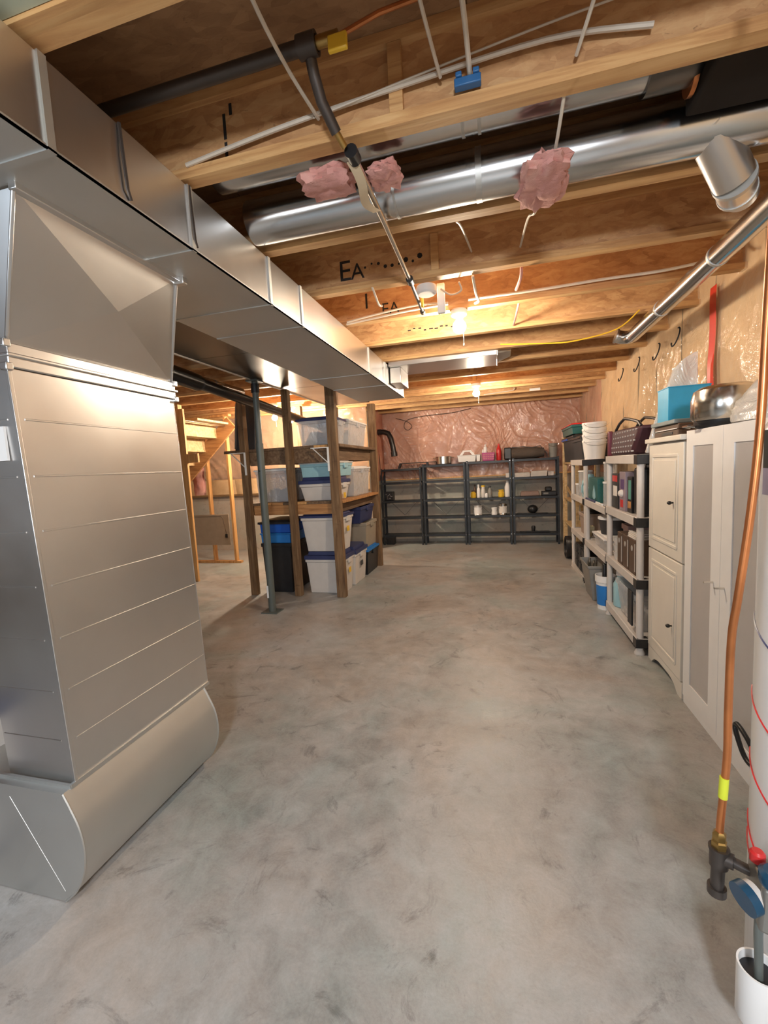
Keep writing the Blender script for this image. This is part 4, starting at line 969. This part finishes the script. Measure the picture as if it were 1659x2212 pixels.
def box(x0, x1, y0, y1, z0, z1, mat, name, label, cat='box', bevel=.004, t=0, grp=None):
    return solo(MB().box(x0, x1, y0, y1, z0, z1, t), name, mat, label, cat, grp, bevel)
# near unit: level 2 (1.145), boxes
z = 1.148
t = thing('toy_box', 'black boxed appliance with red and purple print, second shelf', 'box', (1.2, 4.7, z))
MB().box(1.115, 1.40, 4.62, 4.86, z, z + .34).build('carton', M_BLACK, t, bevel=.003); MB().box(1.112, 1.115, 4.66, 4.83, z + .26, z + .32).build('red_print', M_RED, t); MB().box(1.112, 1.115, 4.66, 4.80, z + .12, z + .22).build('white_print', M_PAPER, t)
t = thing('toy_box', 'box with purple, white and red picture, second shelf', 'box', (1.2, 4.5, z))
MB().box(1.12, 1.40, 4.40, 4.60, z, z + .36).build('carton', plain('mauve_card', (.28, .22, .26), .5), t, bevel=.003)
MB().box(1.117, 1.12, 4.47, 4.56, z + .03, z + .10).build('red_print', M_RED, t); MB().box(1.117, 1.12, 4.44, 4.55, z + .20, z + .29).build('purple_print', plain('purple_print', (.10, .05, .16), .5), t)
MB().sphere((1.117, 4.50, z + .16), .035, 14, 8).build('white_figure', M_PAPER, t)
t = thing('slim_box', 'slim green and black box on the second shelf', 'box', (1.2, 4.32, z))
MB().box(1.13, 1.40, 4.24, 4.37, z, z + .32).build('carton', M_BLACK, t, bevel=.003); MB().box(1.127, 1.13, 4.26, 4.33, z + .12, z + .29).build('green_print', M_GREEN, t); MB().box(1.127, 1.13, 4.26, 4.35, z + .04, z + .10).build('orange_print', M_RAIL, t)
t = thing('black_bag', 'black square bag filling the near end of the second shelf', 'bag', (1.3, 4.1, z))
MB().box(1.12, 1.42, 3.98, 4.215, z, z + .40, .015, .012).build('bag_body', M_BLACK, t, bevel=.02); MB().tube([(1.20, 4.1, z + .395), (1.20, 4.1, z + .43), (1.34, 4.1, z + .43), (1.34, 4.1, z + .395)], .008, 6).build('carry_loop', M_BLACK, t)
# level 1 (.635)
z = .638
for k, (ya, yb, lb) in enumerate(((4.44, 4.60, 'left'), (4.24, 4.42, 'middle'), (4.03, 4.22, 'right'))):
    t = thing('wine_carton', 'dark brown upright carton with silver spine, %s of three' % lb, 'box', (1.2, (ya + yb) / 2, z), 'brown cartons on the plastic shelf')
    MB().box(1.105, 1.40, ya, yb, z, z + .30).build('carton', M_CARD, t, bevel=.003)
    MB().box(1.102, 1.105, ya + .005, ya + .025, z + .03, z + .27).build('spine_print', M_SILVER, t)
    MB().cyl((1.1045, ya + .10, z + .22), (1.102, ya + .10, z + .22), .025, 12).build('emblem', M_SILVER, t)
t = thing('clear_cup_stack', 'stack of clear plastic cups left of the brown cartons', 'cups', (1.14, 4.70, z))
for k in range(3): MB().lathe((1.14, 4.70, z + k * .07), [(.035, 0), (.05, .075), (.054, .08), (.048, .08), (.033, .004)], 20).build('cup', M_TOTE, t)
m = MB().grid(10, 10, lambda u, v: (1.12 + .28 * u, 4.62 + .28 * v - .05, z + .30 + wob(u, v, 0, 4, .02)))
m = MB()
for k in range(4):
    x0 = 1.11 + k * .006; m.box(x0, x0 + .27, 4.05 + k * .01, 4.28 + k * .012, z + .303 + k * .012, z + .312 + k * .012)
solo(m, 'booklets', M_PAPER, 'white booklets fanned on top of the brown cartons', 'papers')
m = MB().sphere((1.22, 4.36, z + .302), .07, 18, 10, .45); m.v = [(a, b, max(c, z + .302)) for a, b, c in m.v]
solo(m, 'green_cap', M_GREEN, 'green domed cap on the brown cartons', 'cap')
m = MB().lathe((1.24, 4.64, z + .21), [(.005, .0), (.10, .03), (.15, .09), (.145, .09), (.095, .035), (.004, .006)], 24); 
t = tote('beige_basket', 'pale pinkish tray of bits behind the clear cups', 1.20, 1.45, 4.62, 4.85, z, z + .34, plain('dusty_rose', (.48, .30, .26), .5), None, .02, cat='tray', handles=False)
# level 0
z = .138
t = tote('clear_tub', 'long frosted tub on the lowest shelf of the nearest plastic unit', 1.10, 1.46, 4.02, 4.66, z, z + .33, M_CLEAR, None, .03, cat='storage tub', handles=False)
lumps(1.14, 1.42, 4.07, 4.60, z + .015, z + .22, 21, 'pale items inside the long frosted tub', 'things')
m = MB().grid(4, 6, lambda u, v: (1.085 - .004 * math.sin(u * 5), 4.03 + .12 * u, z + .05 + .31 * v)); m.grid(4, 6, lambda u, v: (1.072 - .004 * math.sin(u * 5), 4.03 + .12 * u, z + .05 + .31 * v))
m = MB().box(1.076, 1.090, 4.03, 4.15, z + .06, z + .36); solo(m, 'black_cloth', M_BLACK, 'black cloth hung over the front of the long frosted tub', 'cloth', bevel=.004)
t = bottle(1.20, 4.78, z, .09, .37, M_ICE, M_WHITE, 'large white and ice-blue jug at the far end of the lowest shelf', .6, 'jug', hh=.8)
# maroon bag on top
z = 1.663
mb = thing('tote_bag', 'maroon spotted tote bag with black handles on the plastic shelving', 'bag', (1.22, 4.5, z))
MB().hexa([(1.10, 4.16, z), (1.36, 4.16, z), (1.34, 4.95, z), (1.12, 4.95, z), (1.13, 4.02, z + .235), (1.34, 4.02, z + .235), (1.32, 4.97, z + .25), (1.14, 4.97, z + .25)]).build('bag_body', M_MAROON, mb, bevel=.03)
m = MB()
for i in range(9):
    for j in range(5):
        y = 4.14 + i * .088 + (j % 2) * .044 - j * .012; zz = z + .03 + j * .045; x = 1.095 + .028 * j / 5 - .0 + (y - 4.1) * .02
        m.cyl((x, y, zz), (x + .02, y, zz), .0075, 6)
m.build('metal_studs', M_SILVER, mb, kind='stuff')
MB().box(1.108, 1.15, 4.96, 5.02, z - .0, z + .25).build('side_gusset', plain('wine_leather', (.16, .03, .05), .4), mb, bevel=.01)
for x in (1.15, 1.32):
    MB().tube([(x, 4.05, z + .23), (x, 4.12, z + .27), (x, 4.35, z + .31), (x, 4.55, z + .335), (x, 4.72, z + .30), (x, 4.85, z + .245)], .013, 8).build('handle', M_BLACK, mb)
# bucket stack
for k in range(4):
    z0 = 1.636 + k * .075
    t = thing('white_bucket', ['bottom white bucket of the nested stack of four', 'second white bucket from the bottom of the nested stack', 'third white bucket from the bottom of the nested stack', 'top white bucket of the nested stack of four'][k], 'bucket', (1.24, 6.32, z0), 'nested white buckets')
    MB().lathe((1.24, 6.32, z0), [(.118, 0), (.145, .22), (.150, .222), (.150, .25), (.140, .25), (.138, .222), (.128, .09)], 28, capt=False).build('pail', M_WHITE, t)
    MB().tube([(1.24 - .15 * math.cos(a), 6.32 - .152, z0 + .235 - .06 * math.sin(a)) for a in [i * PI / 10 for i in range(11)]], .003, 5).build('wire_bail', M_STEEL, t)
# far unit contents
t = tote('black_tote', 'black tote with white tag behind the nested buckets', 1.10, 1.47, 6.50, 7.18, 1.634, 1.98, M_CHAR, M_BLACK, .02, .04)
def canister(x, y, z, r, h, label, lid=M_WHITE, body=M_CLEAR, grp=None):
    t = thing('canister', label, 'container', (x, y, z), grp)
    MB().lathe((x, y, z), [(r * .85, 0), (r, .02), (r, h - .02)], 24).build('canister_body', body, t)
    MB().lathe((x, y, z), [(r * 1.08, h - .02), (r * 1.08, h - .002), (r * .9, h)], 24).build('lid', lid, t)
canister(1.16, 6.93, 1.123, .055, .17, 'clear canister, farthest one on the upper middle shelf')
canister(1.20, 6.72, 1.123, .09, .36, 'tall clear canister with white lid on the far unit')
t = thing('water_jug', 'pale ice-blue jug standing on the far plastic unit', 'jug', (1.21, 6.45, 1.123))
MB().lathe((1.21, 6.45, 1.123), [(.09, 0), (.10, .02), (.10, .22), (.05, .29), (.045, .31)], 24).build('jug_body', M_ICE, t)
MB().tube([(1.12, 6.41, 1.32), (1.098, 6.40, 1.28), (1.098, 6.40, 1.20), (1.12, 6.41, 1.17)], .010, 8).build('handle', M_ICE, t)
t = thing('teal_box', 'dark teal box with a white drop print on the low middle unit', 'box', (1.25, 5.85, 1.123))
MB().box(1.12, 1.40, 5.55, 6.05, 1.123, 1.41).build('carton', M_TEAL, t, bevel=.003)
MB().prism([(5.66, 1.18), (5.70, 1.155), (5.78, 1.155), (5.82, 1.19), (5.80, 1.24), (5.74, 1.32), (5.68, 1.24)], 1.117, 1.12, 'x').build('drop_print', M_ICE, t)
canister(1.15, 5.12, 1.123, .06, .27, 'clear canister with white lid beside the near unit post, lower one')
canister(1.15, 5.12, 1.395, .055, .21, 'clear canister stacked on another beside the near unit post')
m = MB().tube([(1.10, 5.2, 1.135), (1.10, 5.52, 1.135)], .012, 8); solo(m, 'white_brush', M_WHITE, 'white stick lying in front of the teal box', 'stick')
m = MB().tube([(1.10, 5.56, 1.137), (1.10, 6.1, 1.137)], .014, 8); solo(m, 'navy_umbrella', M_NAVY, 'navy folded stick lying before the teal box', 'stick')
# level .60 of low unit
t = tote('clear_tub', 'shallow clear tub with white lid, lower of two beside the grey bin shelf', 1.11, 1.43, 5.15, 5.75, .603, .775, M_CLEAR, M_WHITE, .015, .02, cat='storage tub', handles=False)
t = thing('round_tub', 'round clear tub with dark contents and white lid on the shallow tub', 'storage tub', (1.27, 5.45, .777))
MB().lathe((1.27, 5.45, .777), [(.13, 0), (.155, .17)], 28).build('tub_body', M_CHAR, t); MB().lathe((1.27, 5.45, .777), [(.165, .17), (.165, .195), (.15, .20)], 28).build('lid', M_WHITE, t)
t = tote('beige_bin', 'tan open bin stuffed with dark cloth on the far unit', 1.11, 1.42, 6.35, 6.75, .603, .90, plain('tan_plastic', (.40, .31, .26), .5), None, .02, cat='bin')
m = MB().sphere((1.26, 6.55, .90), .12, 16, 10, .5); solo(m, 'dark_cloth', M_BLACK, 'dark cloth bulging from the tan bin', 'cloth')
t = tote('yellow_tub', 'pale yellowish cup on the far unit lower shelf', 1.11, 1.22, 6.225, 6.335, .603, .75, plain('straw_plastic', (.52, .45, .28), .4), None, .02, cat='cup', handles=False)
# black drawer units standing on floor shelf
for k, (ya, yb, lb) in enumerate(((6.25, 6.46, 'nearest'), (6.50, 6.71, 'second'), (6.75, 6.96, 'third'))):
    t = thing('drawer_unit', 'black plastic drawer unit under the far shelving, %s of three' % lb, 'drawers', (1.24, (ya + yb) / 2, .067), 'black drawer units')
    MB().box(1.10, 1.44, ya, yb, .067, .42).build('cabinet', M_BLACK, t, bevel=.006)
    for j in range(3): MB().box(1.092, 1.10, ya + .015, yb - .015, .085 + j * .11, .18 + j * .11).build('drawer', M_CHAR, t, bevel=.004)
t = tote('grey_bin', 'tall grey waste bin full of odds and ends in front of the shelving', .97, 1.19, 5.32, 5.84, 0, .42, M_GREY, None, .05, cat='bin', rim=.03)
t.location  # base
m = MB()
random.seed(11)
for k in range(7):
    x = 1.03 + random.random() * .10; y = 5.42 + random.random() * .22
    m.tube([(x, y, .30), (x + random.uniform(-.02, .02), y + random.uniform(-.03, .03), .42 + random.random() * .05)], .010, 7)
solo(m, 'small_tools', M_STEEL, 'metal odds and ends sticking out of the grey waste bin', 'tools', kind='stuff')
t = thing('paint_pail', 'white pail with blue printed label beside the near shelving post', 'bucket', (1.115, 5.115, 0))
MB().lathe((1.115, 5.115, 0), [(.085, 0), (.10, .30), (.110, .305), (.110, .375), (.100, .375), (.095, .30), (.08, .01)], 28, capt=False).build('pail', M_WHITE, t)
MB().lathe((1.115, 5.115, 0), [(.0905, .05), (.1005, .27)], 28, capb=False, capt=False).build('blue_label', M_LBLUE, t)
m = MB().box(1.08, 1.13, 5.09, 5.15, .02, .50); solo(m, 'black_wrap', M_BLACK, 'black roll standing inside the white pail', 'roll', bevel=.015)

# ================================================================== CREAM PANTRY CABINET
cb = thing('pantry_cabinet', 'cream two-door cabinet with raised panels between shelving and wardrobe', 'cabinet', (1.37, 3.53, 0))
MB().box(1.175, 1.485, 3.195, 3.868, .06, 1.735).build('carcass', M_CREAM, cb, bevel=.003)
MB().box(1.125, 1.488, 3.185, 3.878, 1.737, 1.772).build('top', M_CREAM, cb, bevel=.006)
m = MB().prism([(3.868, 0), (3.868, .115), (3.195, .115), (3.195, 0), (3.27, 0), (3.33, .045), (3.42, .065), (3.64, .065), (3.73, .045), (3.79, 0)], 1.158, 1.178, 'x')
m.build('plinth', M_CREAM, cb, bevel=.002)
for (z0, z1, kz) in ((.93, 1.725, 1.32), (.12, .92, .457)):
    dr = MB().box(1.152, 1.174, 3.205, 3.858, z0, z1).build('door', M_CREAM, cb, bevel=.005)
    m = MB(); a0, a1, b0, b1 = 3.29, 3.775, z0 + .085, z1 - .085
    for (p, q) in (((1.151, a0, b0), (1.151, a1, b0)), ((1.151, a0, b1), (1.151, a1, b1)), ((1.151, a0, b0), (1.151, a0, b1)), ((1.151, a1, b0), (1.151, a1, b1))): m.bar(p, q, .022, .010, (1, 0, 0))
    m.build('panel_moulding', M_CREAM, dr, bevel=.003)
    MB().box(1.146, 1.153, a0 + .03, a1 - .03, b0 + .03, b1 - .03).build('raised_panel', M_CREAM, dr, bevel=.004)
    m = MB().tube([(1.152, 3.345, kz), (1.128, 3.345, kz)], .006, 10); m.sphere((1.122, 3.345, kz), .015, 14, 8, .9); m.build('knob', M_BLACK, dr)
# ================================================================== WARDROBE
wd = thing('wardrobe', 'white two-door wardrobe with frosted door panels', 'wardrobe', (1.36, 2.69, 0))
MB().box(1.178, 1.488, 2.20, 3.172, .0, 1.79).build('carcass', M_WHITE, wd, bevel=.003)
MB().box(1.160, 1.178, 2.20, 3.172, .0, .05).build('plinth', M_WHITE, wd, bevel=.002)
for (ya, yb, hy) in ((2.706, 3.168, 2.78), (2.204, 2.702, 2.655)):
    g0, g1 = (2.815, 3.072) if ya > 2.5 else (2.31, 2.592)
    dr = MB().box(1.155, 1.176, ya, g0, .055, 1.788); dr.box(1.155, 1.176, g1, yb, .055, 1.788); dr.box(1.155, 1.176, g0, g1, .055, .167); dr.box(1.155, 1.176, g0, g1, 1.693, 1.788)
    dr = dr.build('door', M_WHITE, wd)
    MB().box(1.161, 1.170, g0, g1, .167, 1.693).build('frosted_pane', M_FROST, dr)
    MB().tube([(1.155, hy, .92), (1.118, hy, .92), (1.108, hy, .92)], .006, 10).build('handle', M_STEEL, dr)
# things on top of the cabinets
z = 1.774
t = thing('game_case', 'flat black case on the cream cabinet top, lower one', 'case', (1.3, 3.6, z)); MB().box(1.19, 1.46, 3.41, 3.87, z, z + .042).build('case', M_CARD, t, bevel=.006); MB().box(1.186, 1.19, 3.5, 3.7, z + .012, z + .03).build('label', M_CHAR, t)
t = thing('game_case', 'flat black case with white edge on the cream cabinet top, upper one', 'case', (1.3, 3.6, z + .044)); MB().box(1.19, 1.46, 3.40, 3.87, z + .044, z + .082).build('case', M_CARD, t, bevel=.006); MB().box(1.187, 1.19, 3.42, 3.84, z + .046, z + .052).build('white_edge', M_WHITE, t)
t = thing('thin_board', 'thin blue-grey board under the sky-blue box', 'board', (1.3, 3.6, z + .084)); MB().box(1.17, 1.48, 3.42, 3.885, z + .084, z + .112).build('board', plain('bluegrey', (.22, .27, .28), .4), t, bevel=.004)
t = thing('blue_box', 'sky-blue lidless carton on top of the stacked cases', 'box', (1.32, 3.45, z + .114))
MB().box(1.215, 1.485, 3.665, 3.885, z + .114, z + .36).build('carton', M_SKY, t, bevel=.003)
MB().box(1.212, 1.487, 3.662, 3.888, z + .355, z + .3625).build('lid', M_SKY, t, bevel=.002)
t = thing('steel_bowl', 'upturned brushed steel pot on the wardrobe top', 'pot', (1.30, 3.0, 1.792))
MB().lathe((1.28, 2.98, 1.792), [(.155, .04), (.168, .06), (.168, .16), (.155, .21), (.12, .232), (.01, .24)], 32).build('pot_shell', M_STEEL, t)
MB().lathe((1.28, 2.98, 1.792), [(.14, 0), (.15, .02), (.15, .04)], 32).build('base_ring', M_BLACK, t)
MB().tube([(1.13, 3.05, 1.80), (1.10, 3.07, 1.81), (1.10, 3.0, 1.81), (1.13, 2.98, 1.80)], .007, 8).build('handle', M_STEEL, t)
def bagf(u, v):
    th = 2 * PI * u; h = v; r = (1 - .75 * h ** 1.6); d = 1 + .22 * noise.noise(Vector((math.cos(th) * 1.8, math.sin(th) * 1.8, h * 3))) + .08 * noise.noise(Vector((math.cos(th) * 6, math.sin(th) * 6, h * 9)))
    return (1.32 + .17 * r * d * math.cos(th), 2.56 + .235 * r * d * math.sin(th) + .06 * h, 1.793 + .215 * h)
m = MB().grid(36, 20, bagf); solo(m, 'plastic_bag', M_BAG, 'slumped translucent white plastic bag on the wardrobe', 'bag')
# big white wrapped sheet leaning on the wall behind
fs = thing('foam_board', 'large white plastic-wrapped board leaning against the right wall behind the blue box', 'board', (1.3, 3.93, 1.665))
FB = [(1.145, 1.668), (1.20, 1.88), (1.265, 2.09), (1.334, 2.30), (1.40, 2.37), (1.47, 2.41), (1.495, 2.30), (1.495, 1.668)]
MB().prism(FB, 3.905, 3.955).build('foam_core', M_BAG, fs, bevel=.01)
def wrap(u, v):
    n_ = len(FB) - 1; k = u * 4.999; i_ = int(k); f = k - i_; a = Vector(FB[i_]); b = Vector(FB[i_ + 1]); e = a + (b - a) * f
    x = e.x + (1.49 - e.x) * v; z = e.y + (-.0) * v
    return (x - .004, 3.897 + wob(x * 3, z * 2, 1, 4, .012), z)
MB().grid(30, 18, wrap).build('plastic_wrap', M_BAG, fs, fix=False)

# ================================================================== WATER HEATER AND GAS LINE
wh = thing('water_heater', 'white cylindrical water heater at the right edge with red diagonal lines', 'water heater', (.95, 1.33, 0))
cxh, cyh, rh = .95, 1.33, .27
MB().lathe((cxh, cyh, 0), [(rh - .01, .03), (rh, .05), (rh, 1.70), (rh - .02, 1.735), (rh - .10, 1.75)], 64).build('jacket', M_TANK, wh)
MB().lathe((cxh, cyh, 0), [(rh - .04, 0), (rh - .03, .03)], 40).build('base_ring', M_CHAR, wh)
for zz in (1.78,):
    MB().tube([(cxh - .12, cyh, 1.74), (cxh - .12, cyh, 1.86)], .014, 12).build('nipple', M_COPPER, wh)
def helix(z0, dz, a0, a1, r, mat, rad):
    m = MB(); n_ = 40; pts = []
    for i in range(n_ + 1):
        a = a0 + (a1 - a0) * i / n_; pts.append((cxh + (rh + .0005) * math.cos(a), cyh + (rh + .0005) * math.sin(a), z0 + dz * i / n_))
    m.tube(pts, rad, 5); m.build('stripe', mat, wh, label='thin printed line on the jacket')
for (z0, mt) in ((.955, M_RED), (.76, M_RED), (.56, M_RED), (.50, M_RED), (1.18, M_NAVY)):
    helix(z0, -.18, math.radians(150), math.radians(255), rh, mt, .0028)
m = MB(); 
for (z0, z1, mt, nm) in ((1.60, 1.70, M_INK, 'warning_label'), (1.53, 1.60, plain('lilac_print', (.40, .36, .50), .4), 'label_foot')):
    mm = MB().grid(6, 1, lambda u, v: (cxh + (rh + .001) * math.cos(math.radians(168 + 30 * u)), cyh + (rh + .001) * math.sin(math.radians(168 + 30 * u)), z0 + (z1 - z0) * v)); mm.build(nm, mt, wh, fix=False)
# gas control valve
vt = thing('gas_valve', 'grey gas control valve with blue knobs and red button on the heater', 'valve', (.64, 1.20, .48))
M_CAST = plain('cast_grey', (.26, .25, .23), .35, .6)
MB().hexa([(.590, 1.150, .470), (.690, 1.110, .470), (.715, 1.200, .470), (.625, 1.285, .470), (.600, 1.155, .585), (.690, 1.115, .585), (.715, 1.200, .585), (.628, 1.280, .585)]).build('valve_body', M_CAST, vt, bevel=.008)
MB().tube([(.586, 1.180, .535), (.566, 1.172, .530)], .037, 28).build('front_knob', M_GVALVE, vt, label='round dark blue knob')
MB().tube([(.600, 1.186, .538), (.586, 1.180, .535)], .032, 24).build('knob_ring', M_WPLAS, vt)
MB().lathe((.635, 1.170, .586), [(.034, 0), (.036, .008), (.036, .026), (.026, .034)], 20).build('top_knob', M_GVALVE, vt, label='blue top knob with pale centre')
MB().lathe((.635, 1.170, .620), [(.016, 0), (.016, .003)], 16).build('knob_mark', M_DRY, vt)
MB().lathe((.628, 1.238, .586), [(.017, 0), (.017, .022), (.012, .028)], 16).build('ignition_button', M_RED, vt, label='red button')
MB().tube([(.622, 1.21, .470), (.624, 1.215, .40), (.634, 1.23, .33), (.640, 1.235, .22)], .010, 12).build('burner_tube', plain('bluegrey_tube', (.16, .18, .17), .4, .4), vt)
# gas drop with tee
gl = thing('gas_drop', 'copper gas line with brass nut, black iron tee and drip leg', 'pipe', (.57, 1.3, .4))
cpts = [(.66, 1.30, 2.82), (.652, 1.30, 2.40), (.640, 1.30, 2.0), (.634, 1.30, 1.72), (.620, 1.30, 1.50), (.597, 1.30, 1.27), (.585, 1.30, 1.157), (.582, 1.30, .95), (.582, 1.30, .82), (.571, 1.30, .64), (.570, 1.30, .60)]
def smooth3(pts, n_=5):
    p3 = [Vector(p) for p in pts]; out = []
    for i in range(len(p3) - 1):
        a = p3[max(i - 1, 0)]; b = p3[i]; c = p3[i + 1]; d = p3[min(i + 2, len(p3) - 1)]
        for k in range(n_):
            t_ = k / n_; out.append(.5 * ((2 * b) + (c - a) * t_ + (2 * a - 5 * b + 4 * c - d) * t_ * t_ + (3 * b - a - 3 * c + d) * t_ ** 3))
    out.append(p3[-1]); return out
MB().tube(smooth3(cpts), .0095, 14).build('copper_tube', M_COPPER, gl)
MB().tube([(.577, 1.2995, .765), (.5745, 1.2995, .705)], .0112, 12).build('yellow_tag', plain('lime_tag', (.62, .68, .04), .4), gl, label='lime yellow tag')
MB().lathe((.569, 1.30, .552), [(.019, 0), (.019, .022), (.015, .026), (.017, .030), (.017, .045), (.011, .052)], 6).build('brass_nut', M_BRASS, gl)
MB().tube([(.569, 1.30, .553), (.569, 1.30, .500)], .0225, 18).build('tee', M_IRON, gl)
MB().tube([(.569, 1.30, .556), (.569, 1.30, .548)], .025, 18).build('tee_collar', M_IRON, gl)
MB().tube([(.568, 1.30, .500), (.566, 1.30, .428)], .0165, 18).build('drip_leg', M_IRON, gl)
MB().tube([(.566, 1.30, .437), (.566, 1.30, .415)], .023, 18).build('drip_cap', M_IRON, gl)
MB().tube([(.585, 1.295, .528), (.628, 1.262, .530)], .0135, 16).build('branch_nipple', M_IRON, gl)
MB().tube([(.578, 1.297, .528), (.598, 1.285, .529)], .020, 16).build('branch_collar', M_IRON, gl)
# white cup with dark open mouth below the valve
MB().lathe((.648, 1.250, .10), [(.044, 0), (.050, .01), (.050, .165), (.045, .165), (.045, .02)], 36, capt=True).build('drip_cup', M_WHITE, wh, label='white open cup below the valve')
MB().lathe((.648, 1.250, .13), [(.0445, 0), (.0445, .11)], 30).build('cup_inside', M_BLACK, wh)
MB().box(.685, .73, 1.25, 1.28, .13, .20).build('cup_bracket', M_WHITE, wh)
MB().tube([(.640, 1.215, .20), (.690, 1.190, .30)], .005, 8).build('probe', M_WPLAS, wh)
# black handle leaning near the wardrobe foot
m = MB().tube(smooth3([(1.08, 2.33, .345), (1.08, 2.345, .33), (1.078, 2.33, .30), (1.08, 2.27, .235), (1.085, 2.22, .215), (1.09, 2.19, .24), (1.088, 2.22, .30), (1.082, 2.29, .338), (1.08, 2.33, .345)]), .011, 10)
bh = thing('vacuum_handle', 'black loop handle leaning at the wardrobe foot beside the heater', 'tool', (1.08, 2.2, 0))
m.build('loop_grip', M_BLACK, bh); MB().tube([(1.088, 2.20, .22), (1.07, 2.10, .012)], .014, 10).build('shaft', M_BLACK, bh)
